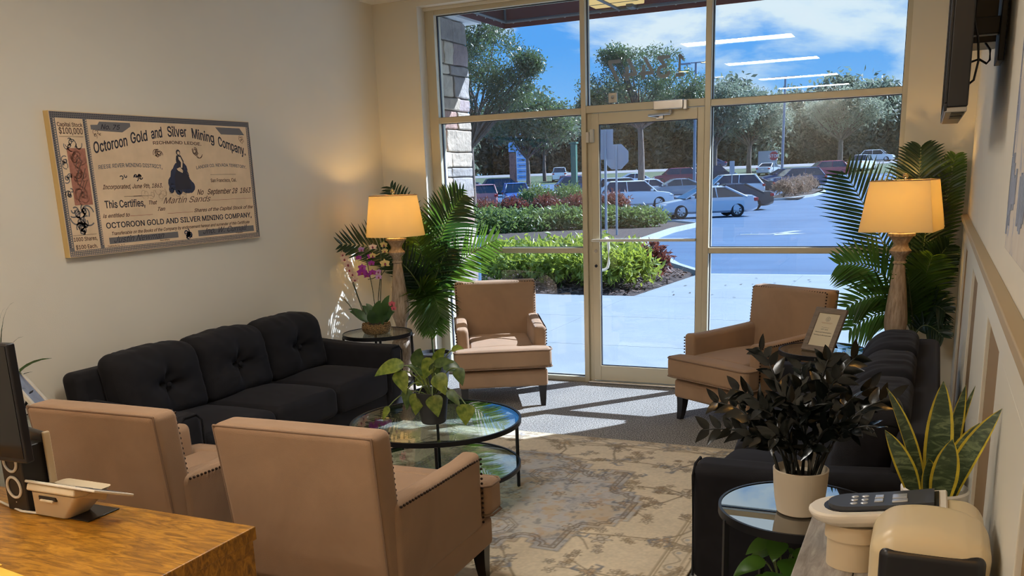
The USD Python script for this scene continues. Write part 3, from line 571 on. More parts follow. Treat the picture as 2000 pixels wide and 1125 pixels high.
def squiggle(u, v, r, turns, seed, w=.0022, ell=1.):
    g = np.random.default_rng(seed); out = []
    for k in range(turns):
        a0, s = g.uniform(0, 6.28), g.choice([-1, 1]); t = np.linspace(0, 4.6, 22); rr = r*(.25+.75*g.random())*np.exp(-t*.28); c = np.array([u + g.uniform(-.5, .5)*r*ell, -v + g.uniform(-.5, .5)*r])
        out.append(np.stack([c[0] + rr*np.cos(a0+s*t), c[1] + rr*np.sin(a0+s*t)], 1))
    ms = []
    for p_ in out:
        T_ = np.gradient(p_, axis=0); T_ /= np.maximum(np.linalg.norm(T_, axis=1, keepdims=True), 1e-9); N_ = np.stack([-T_[:, 1], T_[:, 0]], 1)
        ms.append(grid(np.stack([np.c_[p_ + N_*w, np.full(len(p_), .0008)], np.c_[p_ - N_*w, np.full(len(p_), .0008)]], 1)))
    return on_print(cat(ms))
def stroke(P, w): # flat pen line on the print from (u, v) points
    p_ = np.array([(a, -b) for a, b in P], float); t = np.linspace(0, 1, max(2, len(p_))); T_ = np.gradient(p_, axis=0); T_ /= np.maximum(np.linalg.norm(T_, axis=1, keepdims=True), 1e-9); N_ = np.stack([-T_[:, 1], T_[:, 0]], 1); w = np.broadcast_to(w, (len(p_),))[:, None]
    return on_print(grid(np.stack([np.c_[p_ + N_*w, np.full(len(p_), .001)], np.c_[p_ - N_*w, np.full(len(p_), .001)]], 1)))
bands = [flat(0.004, PW-.004, .004, .036), flat(.004, PW-.004, PH-.036, PH-.004), flat(.004, .036, .036, PH-.036), flat(PW-.036, PW-.004, .036, PH-.036), flat(.214, .240, .036, PH-.036)]
part(ct_, 'border_band', on_print(cat(bands)), 'ink_gray')
dots, dark = [], []
for k in range(int((PW-.02)/.0125)):
    for v in (.010, .020, .030): dots.append(flat(.010 + k*.0125, .0165 + k*.0125, v-.0022, v+.0022, .0012)); dots.append(flat(.010 + k*.0125, .0165 + k*.0125, PH-v-.0022, PH-v+.0022, .0012))
for k in range(int((PH-.08)/.0125)):
    for u in (.012, .026, PW-.012, PW-.026, .220, .234): dots.append(flat(u-.003, u+.003, .04 + k*.0125, .0465 + k*.0125, .0012))
part(ct_, 'border_beads', on_print(cat(dots[0::2])), 'ink', kind='stuff'); part(ct_, 'border_pearls', on_print(cat(dots[1::2])), 'parchment', kind='stuff')
L_ = [fit('Capital Stock', .044, .208, .020, .079), fit('$100,000', .050, .204, .031, .117, True), fit('1000 Shares,', .040, .199, .021, .690), fit('$100 Each.', .047, .193, .021, .733)]
for m in L_: part(ct_, 'lettering', m, 'ink_brown')
part(ct_, 'rule', on_print(cat(flat(.046, .204, .131, .133), flat(.040, .198, .657, .659))), 'ink_brown')
part(ct_, 'stamp', on_print(flat(.082, .203, .192, .496)), 'stamp_red')
part(ct_, 'stamp_engraving', cat(squiggle(.143, .25, .05, 9, 1, .0012), squiggle(.143, .34, .055, 10, 2, .0012), squiggle(.143, .44, .05, 9, 3, .0012)), 'ink_faint')
part(ct_, 'stamp_pen_marks', cat(stroke([(.12, .30), (.14, .25), (.16, .24), (.165, .27), (.14, .31), (.12, .36), (.13, .40), (.16, .35), (.185, .30)], .0026), stroke([(.115, .47), (.14, .42), (.165, .37), (.19, .36), (.16, .41), (.15, .45)], .0022)), 'ink_brown')
part(ct_, 'scrollwork', cat(squiggle(.125, .166, .042, 8, 5, .0026, 2.), squiggle(.068, .27, .03, 5, 6, .0026), squiggle(.066, .35, .03, 6, 7, .003), squiggle(.066, .43, .03, 6, 8, .003)), 'ink_gray')
part(ct_, 'scrollwork', cat(squiggle(.112, .545, .055, 12, 9, .004, 1.6), squiggle(.112, .60, .04, 9, 10, .004), squiggle(.112, .637, .022, 5, 11, .004)), 'ink_gray')
part(ct_, 'name_plate', on_print(tm(trimesh.creation.extrude_polygon(__import__('shapely.geometry', fromlist=['Polygon']).Polygon([(.262, -.090), (.262, -.066), (.310, -.064), (.325, -.046), (.545, -.046), (.545, -.066), (.500, -.090), (.480, -.100), (.33, -.096)]), .0007, engine='earcut'))), 'ink_gray')
part(ct_, 'name_plate', on_print(tm(trimesh.creation.extrude_polygon(__import__('shapely.geometry', fromlist=['Polygon']).Polygon([(1.252, -.047), (1.485, -.047), (1.524, -.090), (1.30, -.090)]), .0007, engine='earcut'))), 'ink_gray')
part(ct_, 'handwriting', cat(fit('No. 75', .33, .47, .026, .086, False, .35)), 'ink')
part(ct_, 'scrollwork', cat(squiggle(.30, .118, .026, 6, 12, .0013, 1.6), squiggle(1.49, .118, .026, 6, 13, .0013, 1.2)), 'ink_brown')
# title on an arch, word by word
def title(s, u0, u1, v0, v1, h, look='ink'):
    m = text(s, h, .0008, True); q = m[0].copy(); q[:, 0] -= q[:, 0].min(); q[:, 1] *= 1.12; q[:, 0] *= (u1-u0)/q[:, 0].max(); t = q[:, 0]/(u1-u0); q[:, 1] += -(v0 + (v1-v0)*t); part(ct_, 'lettering', on_print((q, m[1]), u0, 0), look)
for s, u0, u1, v0, v1 in (('Octoroon', .262, .507, .218, .172), ('Gold', .535, .664, .160, .140), ('and', .697, .784, .130, .118), ('Silver', .83, .99, .114, .112), ('Mining', 1.035, 1.229, .118, .145), ('Company.', 1.265, 1.520, .162, .222)): title(s, u0, u1, v0, v1, .052)
for m, l_ in ((fit('RICHMOND LEDGE.', .703, 1.108, .018, .164, True, 0, .006), 'ink_brown'), (fit('REESE RIVER MINING DISTRICT,', .277, .752, .021, .305, True, 0, .012), 'ink_gray'), (fit('LANDER CO. NEVADA TERRITORY.', 1.04, 1.512, .019, .310, True, 0, .016), 'ink_gray'),
    (fit('San Francisco, Cal.', 1.156, 1.40, .021, .392, True), 'ink_brown'), (fit('Incorporated, June 9th, 1863.', .285, .735, .024, .415, False, .4), 'ink_brown'), (fit('No   September 28  1863', 1.02, 1.538, .033, .468, False, .45), 'ink_brown'),
    (fit('This Certifies,', .283, .580, .040, .520, True), 'ink'), (fit('That', .604, .676, .022, .512, False, .4), 'ink_brown'), (fit('Martin Sands', .725, 1.138, .036, .512, False, .5), 'ink_brown'),
    (fit('is entitled to', .258, .454, .021, .574, False, .35), 'ink_brown'), (fit('Ten', .665, .735, .022, .553, False, .5), 'ink_brown'), (fit('Shares of the Capital Stock of the', .974, 1.538, .021, .574, False, .4), 'ink_brown'),
    (fit('OCTOROON GOLD AND SILVER MINING COMPANY,', .272, 1.515, .031, .633, True), 'ink'), (fit('Transferable on the Books of the Company by endorsement hereon and surrender of this Certificate', .30, 1.488, .018, .673, False, .35), 'ink_brown'),
    (fit('Secretary', .66, .74, .009, .733), 'ink_brown'), (fit('President', 1.34, 1.41, .009, .733), 'ink_brown'), (fit('Towne & Co. S. F.', .262, .39, .008, .737), 'ink_brown')): part(ct_, 'lettering', m, l_)
part(ct_, 'signature_bar', on_print(cat(rbox(.280, .815, -.722, -.686, 0, .0007, .016, 3), rbox(.990, 1.525, -.728, -.690, 0, .0007, .016, 3))), 'ink_gray')
part(ct_, 'handwriting', cat(fit('Justin Newman', .31, .70, .034, .716, False, .5), fit('Jno. W. Curnall', 1.03, 1.46, .036, .716, False, .5)), 'ink')
part(ct_, 'red_line', on_print(cat(flat(1.14, 1.538, .505, .507), flat(.455, .63, .571, .573), flat(.75, .967, .571, .573))), 'ink_red')
part(ct_, 'rule', on_print(cat(flat(1.16, 1.40, .344, .346), flat(.43, .64, .459, .461), flat(.50, .56, .458, .462))), 'ink_brown')
part(ct_, 'scrollwork', cat(squiggle(.505, .348, .022, 10, 14, .003, 7.)), 'ink'); part(ct_, 'scrollwork', cat(squiggle(.73, .215, .035, 8, 15, .002, 1.2), squiggle(1.06, .205, .035, 8, 16, .002, 1.2)), 'ink_brown')
part(ct_, 'scrollwork', cat(squiggle(.903, .713, .028, 16, 17, .004, 1.9)), 'ink_blue')
part(ct_, 'ghost_print', cat([fit('OF THE CAPITAL STOCK', .28, .58, .012, .0, False)] + []) if False else cat([squiggle(.60 + .05*k, .45, .035, 3, 40+k, .0015) for k in range(7)]), 'ink_faint')
# the vignette: a seated woman among rocks, as layered flat shapes
from shapely.geometry import Polygon, Point
from shapely.ops import unary_union
g_ = np.random.default_rng(4)
def shp(poly, look, nm, d=.0008):
    for p_ in getattr(poly, 'geoms', [poly]): part(ct_, nm, on_print(tm(trimesh.creation.extrude_polygon(p_, d, engine='earcut'))), look)
rocks = unary_union([Point(.893 + g_.uniform(-.105, .105)*k_, -.27 - .165*k_ + g_.uniform(-.012, .012)).buffer(g_.uniform(.02, .042), 3) for k_ in np.linspace(.25, 1., 60)])
shp(rocks.buffer(.002), 'ink_blue', 'vignette_rocks')
lady = unary_union([Point(.897, -.208).buffer(.017), Polygon([(.880, -.225), (.915, -.225), (.935, -.26), (.930, -.31), (.97, -.36), (.975, -.43), (.84, -.435), (.845, -.35), (.875, -.30), (.872, -.25)])])
shp(lady, 'ink', 'vignette_figure', .001)
shp(unary_union([Point(.899, -.211).buffer(.010), Polygon([(.893, -.232), (.912, -.236), (.926, -.265), (.918, -.300), (.905, -.300), (.912, -.268), (.895, -.25)]), Polygon([(.868, -.306), (.90, -.296), (.922, -.318), (.915, -.332), (.88, -.318)])]), 'parchment', 'vignette_figure', .0013)
for k in range(9): u, v = .893 + g_.uniform(-.09, .09), .35 + g_.uniform(-.05, .09); part(ct_, 'vignette_highlight', squiggle(u, v, .02, 2, 60+k, .0012), 'parchment')

# ================================================================= abstract painting on the right wall
reg('abstract_paint', {'tc': ('texture_coordinate', {}), 'mp': ('mapping', {'scale': (1, 2.2, 1.2)}), 'n': ('noise_texture', {'scale': 3.2, 'detail': 7, 'roughness': .68, 'distortion': .8}), 'r': ('rgb_ramp', {'ramp': [(0, (.20, .24, .36)), (.40, (.30, .34, .46)), (.46, (.62, .55, .46)), (.62, (.66, .60, .51)), (.8, (.58, .50, .42))]}),
    'b': ('bump', {'strength': .3, 'distance': .02}), 'p': ('principled_bsdf', {'roughness': .6})}, [('tc.object', 'mp.vector'), ('mp.vector', 'n.vector'), ('n.fac', 'r.fac'), ('r.color', 'p.base_color'), ('n.fac', 'b.height'), ('b.normal', 'p.normal')], 'p.BSDF')
paint('blue_gray_paint', (.26, .30, .40), .6, var=.2, vs=12)
ap = thing('abstract_painting', 'abstract beige and blue-gray canvas at the far right edge', 'wall art', (RX-.03, -4.40, 1.47))
part(ap, 'canvas', rbox(0, .0298, -1.1, 0, 0, .95, .003, 1), 'abstract_paint')
bs_ = np.random.default_rng(8)
def dab(y0, y1, z0, z1): return box(-.0022, 0, y0, y1, z0, z1)
for k in range(14): part(ap, 'brush_stroke', dab(-.016 - .002*math.sin(k), -.004, .10 + k*.06, .159 + k*.06), 'blue_gray_paint')
for k in range(7): part(ap, 'brush_stroke', dab(-.03 - .028*k, -.004 - .028*k, .02 + bs_.uniform(0, .05) + .012*k, .20 + .03*math.sin(k)), 'blue_gray_paint')
for k in range(6): part(ap, 'brush_stroke', dab(-.32 - .03*k, -.295 - .03*k, .05 + bs_.uniform(0, .06), .19 + bs_.uniform(-.02, .04)), 'blue_gray_paint')
for q_ in ((-.12, -.02, .72, .93), (-.22, -.121, .76, .9)): part(ap, 'brush_stroke', dab(*q_), 'blue_gray_paint')

# ================================================================= television on its wall arm, cable box beside it
paint('black_plastic', (.012, .012, .015), .35); paint('silver_plastic', (.42, .40, .37), .35, metallic=.5)
paint('screen_glass', (.01, .01, .012), .06)
tv = thing('television', 'black flat television on a wall arm at the upper right, seen edge-on', 'television', (3.858, -3.50, 1.845), .5)
part(tv, 'housing', rbox(-.012, .052, 0, 1.05, .012, .62, .006), 'black_plastic', 40); part(tv, 'screen', box(-.0135, -.0118, .012, 1.038, .03, .605), 'screen_glass')
part(tv, 'bezel', cat(rbox(-.020, -.010, 0, 1.05, .0, .026, .003), rbox(-.020, -.010, 0, 1.05, .606, .62, .003), rbox(-.020, -.010, 0, .012, .026, .606, .003), rbox(-.020, -.010, 1.038, 1.05, .026, .606, .003)), 'black_plastic')
bt = part(tv, 'bottom_strip', rbox(-.016, .050, .002, 1.048, -.004, .012, .003), 'silver_plastic')
part(bt, 'speaker_vent', cat(rbox(.004, .044, .03, .25, -.006, -.003, .001), rbox(.004, .044, .30, .5, -.006, -.003, .001)), 'black_plastic')
part(tv, 'wall_arm', cat(rbox(.05, .155, .44, .50, .28, .34, .004), rbox(.145, .166, .36, .58, .18, .44, .003)), 'black_metal')
part(tv, 'cable', tube([(.052, .12, .30), (.07, .11, .23), (.075, .09, .16), (.066, .10, .10), (.052, .13, .09)], .004, 6), 'black_plastic', True)
cb = thing('cable_box', 'black box mounted flat on the wall behind the television', 'electronics', (RX-.0005, -2.42, 2.165))
part(cb, 'case', rbox(-.10, 0, 0, .30, 0, .60, .006), 'black_plastic', 40)
part(cb, 'hook', tube([(-.01, -.004, .1), (-.006, -.012, .1), (-.006, -.014, .07), (-.015, -.014, .05), (-.03, -.01, .05)], .004, 6), 'silver_plastic', True)
part(cb, 'cable', tube([(-.05, .02, 0), (-.03, .012, -.03), (-.028, .01, -.07), (-.04, .0, -.085), (-.07, .0, -.065), (-.10, -.01, -.075)], .005, 6), 'black_plastic', True)

# ================================================================= framed sign on the far right end table
paint('frame_wood', (.20, .15, .11), .5, var=.2, vs=12, stretch=(1, 1, 8)); paint('sign_paper', (.68, .58, .40), .7); paint('frame_back', (.015, .015, .017), .6)
sg = thing('framed_sign', 'tilted wood-framed paper sign standing on the end table by the right armchair', 'sign', (3.231, -1.231, .581), -31.3)
def lean(m, a=28.5): return mv(m, (0, 0, 0), rx=-a)
FW, FH = .225, .285
part(sg, 'frame', lean(cat(rbox(-FW/2, FW/2, -.008, .012, 0, .036, .004), rbox(-FW/2, FW/2, -.008, .012, FH-.036, FH, .004), rbox(-FW/2, -FW/2+.036, -.008, .012, .034, FH-.034, .004), rbox(FW/2-.036, FW/2, -.008, .012, .034, FH-.034, .004))), 'frame_wood')
part(sg, 'paper', lean(box(-FW/2+.034, FW/2-.034, 0, .003, .034, FH-.034)), 'sign_paper')
part(sg, 'back_board', lean(rbox(-FW/2+.01, FW/2-.01, .012, .016, .01, FH-.01, .001, 1)), 'frame_back')
part(sg, 'easel_leg', (lambda q: (q[0], q[1]))(cat(extr([(-.02, 0), (.02, 0), (.034, .13), (.03, .16), (-.03, .16)], .004))) if False else tm(trimesh.Trimesh(*mv(rbox(-.028, .028, -.002, .002, 0, .17, .001, 1), (.0, .172, 0), rx=34), process=False)), 'frame_back')
def on_sign(m, x, z): q = np.asarray(m[0]); return lean((np.stack([x+q[:, 0], -.0005 - q[:, 2]*.5, z+q[:, 1]], 1), m[1]))
def lt(s, h, z, bold=False):
    m = text(s, h, .0008, bold); return on_sign(m, -(m[0][:, 0].max()+m[0][:, 0].min())/2, z)
part(sg, 'logo', cat(lt('G', .016, .205), on_sign(mv(ring((0, 0, .0004), .0145, .0009, 32, 6)), 0, .213)), 'ink_gray')
part(sg, 'lettering', cat(on_sign(flat(-.04, .04, -.0015, .0015), 0, .19), on_sign(flat(-.033, .033, -.001, .001), 0, .184)), 'ink_faint')
part(sg, 'lettering', cat(lt('LEFT SIDE', .0075, .142), lt('Reserved Conversations', .0075, .123), lt('Nursing or Life Expectant', .0078, .104)), 'ink_gray')

# ================================================================= plants
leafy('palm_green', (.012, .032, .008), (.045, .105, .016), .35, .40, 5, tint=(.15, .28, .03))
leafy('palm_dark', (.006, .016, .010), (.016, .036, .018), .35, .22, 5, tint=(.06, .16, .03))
paint('palm_stem', (.12, .16, .05), .5, var=.2, vs=12); paint('dark_pot', (.03, .03, .033), .5); paint('light_pot', (.55, .55, .54), .5); paint('soil', (.03, .02, .014), .95, var=.4, vs=60, bump=.6, bs=80)
def frond(P, ll, n, seed, w=.0115, droop=.22, t0=.22, face=(.30, -.85, .42), off=(0, 0)):
    """feather leaf: rachis through P (quadratic), n leaflet pairs up to ll long"""
    g = np.random.default_rng(seed); a, b, c = np.array(P, float); t = np.linspace(0, 1, 40)[:, None]; q = a*(1-t)**2 + 2*b*t*(1-t) + c*t*t
    ms, stem = [], tube(q[::3], np.linspace(.0065, .0015, len(q[::3])), 6)
    for k in range(n):
        s = t0 + (1-t0)*(k+.5)/n; i = min(int(s*39), 38); p_ = q[i] + (q[i+1]-q[i])*(s*39-i); T_ = q[i+1]-q[i]; T_ /= np.linalg.norm(T_)
        S_ = np.cross(T_, face); S_ /= max(np.linalg.norm(S_), 1e-6); N_ = np.cross(S_, T_); l = ll*(math.sin(PI*(.16+.78*((s-t0)/(1-t0))))**.7)*g.uniform(.9, 1.08)
        fw_ = .55 + .55*s
        for sd in (-1, 1):
            d = S_*sd + T_*fw_ + N_*g.uniform(-.1, .3); d /= np.linalg.norm(d); u = np.linspace(0, 1, 6)[:, None]
            L = p_ + d*l*u + np.array([0, 0, -1.])*droop*l*u**2.2
            L[:, 0] = np.clip(L[:, 0], LX+.03 - off[0], RX-.03 - off[0]); L[:, 1] = np.minimum(L[:, 1], WY-.03 - off[1]) if abs(off[0]) < 1 else np.minimum(L[:, 1], WY-.02 - off[1]); ms.append(blade(L, w*np.array([.45, .95, 1., .8, .5, .02])*g.uniform(.85, 1.1), N_ + g.normal(0, .15, 3), .25))
    return cat(ms), stem
def palm(label, loc, fronds, pot, potr, poth, seed):
    t = thing('potted_palm', label, 'potted palm', loc)
    part(t, 'pot', lathe([(0, 0), (potr*.75, 0), (potr, poth*.9), (potr*1.06, poth*.92), (potr*1.06, poth), (potr*.95, poth), (potr*.92, poth*.9), (0, poth*.88)], 40), pot, 40)
    part(t, 'soil', disc((0, 0, poth*.87), potr*.93, .006, 32), 'soil')
    for k, (P, ll, n, look, *o) in enumerate(fronds):
        P = [np.array(p_) - np.array(loc) for p_ in P]; m, st_ = frond(P, ll, n, seed*50+k, off=loc[:2], **(o[0] if o else {}))
        f = part(t, 'frond', m, look); part(f, 'stalk', cat(st_, tube([(P[0][0]*.3, P[0][1]*.3, poth*.88), P[0]*np.array([.8, .8, 1]) - np.array([0, 0, .25]), P[0]], .007, 6)), 'palm_stem', True)
    return t
b0 = (.02, -.36, .55); UPF = (.1, -.35, .95)
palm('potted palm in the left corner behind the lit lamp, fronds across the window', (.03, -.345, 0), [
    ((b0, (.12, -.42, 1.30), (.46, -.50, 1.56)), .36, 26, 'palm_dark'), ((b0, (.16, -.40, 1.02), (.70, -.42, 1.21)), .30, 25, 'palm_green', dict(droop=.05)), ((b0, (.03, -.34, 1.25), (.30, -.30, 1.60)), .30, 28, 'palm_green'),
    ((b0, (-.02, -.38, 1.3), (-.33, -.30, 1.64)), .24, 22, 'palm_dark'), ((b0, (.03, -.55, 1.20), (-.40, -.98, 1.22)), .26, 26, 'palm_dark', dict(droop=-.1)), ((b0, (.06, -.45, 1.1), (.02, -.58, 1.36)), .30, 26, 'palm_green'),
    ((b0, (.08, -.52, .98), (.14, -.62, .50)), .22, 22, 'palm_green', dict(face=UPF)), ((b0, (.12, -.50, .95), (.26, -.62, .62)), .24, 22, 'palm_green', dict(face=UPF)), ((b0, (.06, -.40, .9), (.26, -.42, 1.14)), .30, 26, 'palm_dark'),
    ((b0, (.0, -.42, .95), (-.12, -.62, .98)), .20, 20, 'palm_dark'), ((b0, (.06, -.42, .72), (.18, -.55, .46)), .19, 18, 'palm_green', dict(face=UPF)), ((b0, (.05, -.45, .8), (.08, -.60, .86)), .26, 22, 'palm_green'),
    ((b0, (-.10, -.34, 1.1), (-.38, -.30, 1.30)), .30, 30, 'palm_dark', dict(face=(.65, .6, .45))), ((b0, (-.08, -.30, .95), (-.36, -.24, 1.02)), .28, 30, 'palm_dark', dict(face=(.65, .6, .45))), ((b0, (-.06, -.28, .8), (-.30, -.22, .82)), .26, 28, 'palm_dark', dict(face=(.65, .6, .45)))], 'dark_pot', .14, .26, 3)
b1 = (3.765, -.32, .52); F2 = (.05, -.97, .22)
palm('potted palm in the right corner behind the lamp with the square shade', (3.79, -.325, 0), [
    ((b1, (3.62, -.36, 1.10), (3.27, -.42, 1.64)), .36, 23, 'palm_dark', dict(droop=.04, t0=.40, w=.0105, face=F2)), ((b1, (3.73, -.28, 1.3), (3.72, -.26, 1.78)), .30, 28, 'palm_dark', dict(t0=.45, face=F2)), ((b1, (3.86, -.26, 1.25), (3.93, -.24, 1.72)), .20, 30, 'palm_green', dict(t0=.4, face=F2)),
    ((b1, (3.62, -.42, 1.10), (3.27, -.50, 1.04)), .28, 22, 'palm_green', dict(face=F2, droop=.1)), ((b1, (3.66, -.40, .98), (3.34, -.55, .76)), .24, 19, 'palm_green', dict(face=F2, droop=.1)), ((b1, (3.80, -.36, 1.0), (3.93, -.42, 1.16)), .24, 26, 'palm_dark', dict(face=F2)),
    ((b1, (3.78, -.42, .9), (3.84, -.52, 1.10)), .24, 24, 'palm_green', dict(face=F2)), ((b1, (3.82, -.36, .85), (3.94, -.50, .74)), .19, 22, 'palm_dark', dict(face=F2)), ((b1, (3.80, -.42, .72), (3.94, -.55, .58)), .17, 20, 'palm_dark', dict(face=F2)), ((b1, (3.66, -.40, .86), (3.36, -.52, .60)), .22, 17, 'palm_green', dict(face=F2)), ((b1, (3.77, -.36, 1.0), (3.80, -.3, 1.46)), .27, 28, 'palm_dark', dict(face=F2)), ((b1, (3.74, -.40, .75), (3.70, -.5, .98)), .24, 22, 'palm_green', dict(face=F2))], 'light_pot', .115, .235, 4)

def leaf(base, tip, w, nrm, sag=.0, n=9, heart=0., fold=.22):
    a, c = np.array(base, float), np.array(tip, float); t = np.linspace(0, 1, n); L = np.linalg.norm(c-a); P = a + (c-a)*t[:, None] + np.array([0, 0, 1.])*(sag*L*4*t*(1-t))[:, None]
    ww_ = w*np.clip(np.sin(PI*np.clip(t, .0, 1)**(.62 + .0*heart))**.85, .02, 1); ww_[0] = w*(.06 + .3*heart)
    return blade(P, ww_, nrm, fold)
# pothos on the coffee table
leafy('pothos_leaf', (.035, .075, .010), (.30, .34, .06), .3, .4, 45, tint=(.32, .40, .04)); leafy('pothos_deep', (.018, .045, .012), (.10, .15, .04), .3, .3, 40)
pt_ = thing('potted_pothos', 'variegated leafy plant in a dark pot on the glass coffee table', 'potted plant', (1.512, -2.972, .4487))
part(pt_, 'pot', lathe([(0, 0), (.060, 0), (.066, .008), (.083, .14), (.091, .148), (.094, .172), (.088, .172), (.080, .145), (0, .14)], 48), 'dark_pot', 40)
part(pt_, 'soil', disc((0, 0, .139), .079, .006, 32), 'soil')
vr = np.array([1., .18, 0.])          # roughly the picture's right
pl_ = [(-.12, .31, -.27, .255, .045, 0), (-.07, .30, -.03, .40, .036, 1), (.01, .30, .085, .395, .030, 0), (.09, .375, .165, .385, .020, 0), (.045, .315, .16, .335, .026, 1), (.02, .34, -.02, .235, .042, 0), (.06, .30, .165, .265, .036, 1), (.075, .275, .13, .175, .045, 0), (.165, .30, .20, .215, .032, 1), (-.15, .28, -.10, .165, .042, 0), (-.10, .215, -.015, .20, .030, 0), (.15, .20, .22, .125, .026, 1), (-.04, .165, -.055, .055, .044, 0), (.05, .165, .085, .058, .045, 0), (.24, .135, .245, -.0 + .03, .048, 0), (-.10, .19, -.10, .08, .030, 1), (-.19, .10, -.215, .03, .018, 0), (.02, .26, .055, .33, .03, 1), (-.05, .25, -.13, .30, .03, 1)]
for k, (x0, z0, x1, z1, w, d) in enumerate(pl_):
    dy = -.06 - .035*(k % 3) if z1 < .2 else (-.05 + .035*(k % 4)); up = .12 if z1 > z0-.08 else 0.
    b_, c_ = vr*x0 + np.array([.0, dy, z0]), vr*x1 + np.array([.0, dy - .02, z1])
    lf = part(pt_, 'leaf', leaf(b_, c_, w, (.45, -.85, .35 if k % 3 else .9), .10, 10, 1.), 'pothos_deep' if d else 'pothos_leaf', True)
    s0 = np.array([vr[0]*x0*.12, 0, .14]); part(lf, 'stalk', tube(arc(s0, b_, (0, 0, .05), 8), .0035, 6), 'palm_stem', True)
# raven plant in the cream pot
leafy('raven_leaf', (.002, .003, .003), (.005, .007, .006), .18, .03, 8, .7, tint=(.03, .05, .02)); paint('raven_stem', (.008, .010, .008), .4)
reg('cream_pot', {'tc': ('texture_coordinate', {}), 'br': ('brick_texture', {'scale': 42, 'mortar_size': .035, 'offset': 0., 'brick_width': .34, 'row_height': .26}), 'b': ('bump', {'strength': .35, 'distance': .006}), 'p': ('principled_bsdf', {'base_color': (.58, .50, .38), 'roughness': .6})},
    [('tc.object', 'br.vector'), ('br.fac', 'b.height'), ('b.normal', 'p.normal')], 'p.BSDF')
zz = thing('raven_zz_plant', 'glossy near-black leafy plant in a cream pot on the front end table', 'potted plant', (3.497, -4.03, .5785))
part(zz, 'pot', lathe([(0, 0), (.062, 0), (.072, .006), (.080, .05), (.085, .10), (.088, .150), (.083, .152), (.078, .13), (0, .125)], 56), 'cream_pot', 40)
part(zz, 'soil', disc((0, 0, .122), .077, .006, 32), 'soil')
zr = np.random.default_rng(21)
# stem tips in the picture plane (right, up) and depth
tips = [(-.30, .34, .05), (-.31, .27, -.06), (-.17, .52, .12), (-.13, .36, -.08), (-.22, .40, .0), (-.06, .40, -.05), (-.02, .47, .08), (.06, .50, .10), (.03, .37, -.10), (.10, .46, -.02), (.14, .50, .14), (.20, .42, .06), (.27, .40, .02), (.24, .33, -.08), (.12, .33, -.12), (-.08, .28, -.13), (.05, .25, -.13), (-.15, .27, -.10)]
for k, (tx, tz, ty) in enumerate(tips):
    r0 = .045*zr.random(); a0 = zr.uniform(0, 6.28); b_ = np.array([r0*math.cos(a0) + tx*.12, r0*math.sin(a0), .125]); c_ = np.array([tx, ty, tz + .0]); mid = b_*.45 + c_*.55 + np.array([-tx*.22, 0, .10])
    t = np.linspace(0, 1, 22)[:, None]; q = b_*(1-t)**2 + 2*mid*t*(1-t) + c_*t*t
    stp = part(zz, 'stem', tube(q, np.linspace(.0055, .002, 22), 6), 'raven_stem', True); ms = []
    for j in range(8):
        s = .36 + .62*j/7; i = min(int(s*21), 20); T_ = q[i+1]-q[i]; T_ /= np.linalg.norm(T_); S_ = np.cross(T_, zr.normal(0, .5, 3) + np.array([.2, -.9, .5])); S_ /= np.linalg.norm(S_)
        for sd in (-1, 1):
            d = S_*sd*.85 + T_*.75 + zr.normal(0, .15, 3); d /= np.linalg.norm(d); l = zr.uniform(.055, .075)*(1.05 - .25*abs(s-.6)); ms.append(leaf(q[i], q[i]+d*l, .0145, np.cross(S_, T_)*-sd + zr.normal(0, .3, 3), .05, 7, .2, .12))
    part(stp, 'leaves', cat(ms), 'raven_leaf', True, kind='stuff')
# snake plant behind the machine on the console
reg('snake_blade', {'tc': ('texture_coordinate', {}), 'mp': ('mapping', {'scale': (14, 14, 42)}), 'n': ('noise_texture', {'scale': 1.6, 'detail': 4, 'roughness': .6, 'distortion': 1.2}), 'r': ('rgb_ramp', {'ramp': [(.36, (.020, .040, .018)), (.52, (.045, .075, .035)), (.62, (.13, .17, .085))]}), 'p': ('principled_bsdf', {'roughness': .38})},
    [('tc.object', 'mp.vector'), ('mp.vector', 'n.vector'), ('n.fac', 'r.fac'), ('r.color', 'p.base_color')], 'p.BSDF')
paint('snake_margin', (.50, .40, .03), .4, var=.2, vs=40); paint('white_pot', (.72, .70, .66), .4)
sp = thing('snake_plant', 'yellow-edged snake plant in a white pot behind the machine on the console', 'potted plant', (3.885, -4.62, .7505))
part(sp, 'pot', lathe([(0, 0), (.055, 0), (.07, .02), (.078, .15), (.074, .155), (.068, .14), (0, .135)], 40), 'white_pot', 40); part(sp, 'soil', disc((0, 0, .132), .068, .006, 32), 'soil')
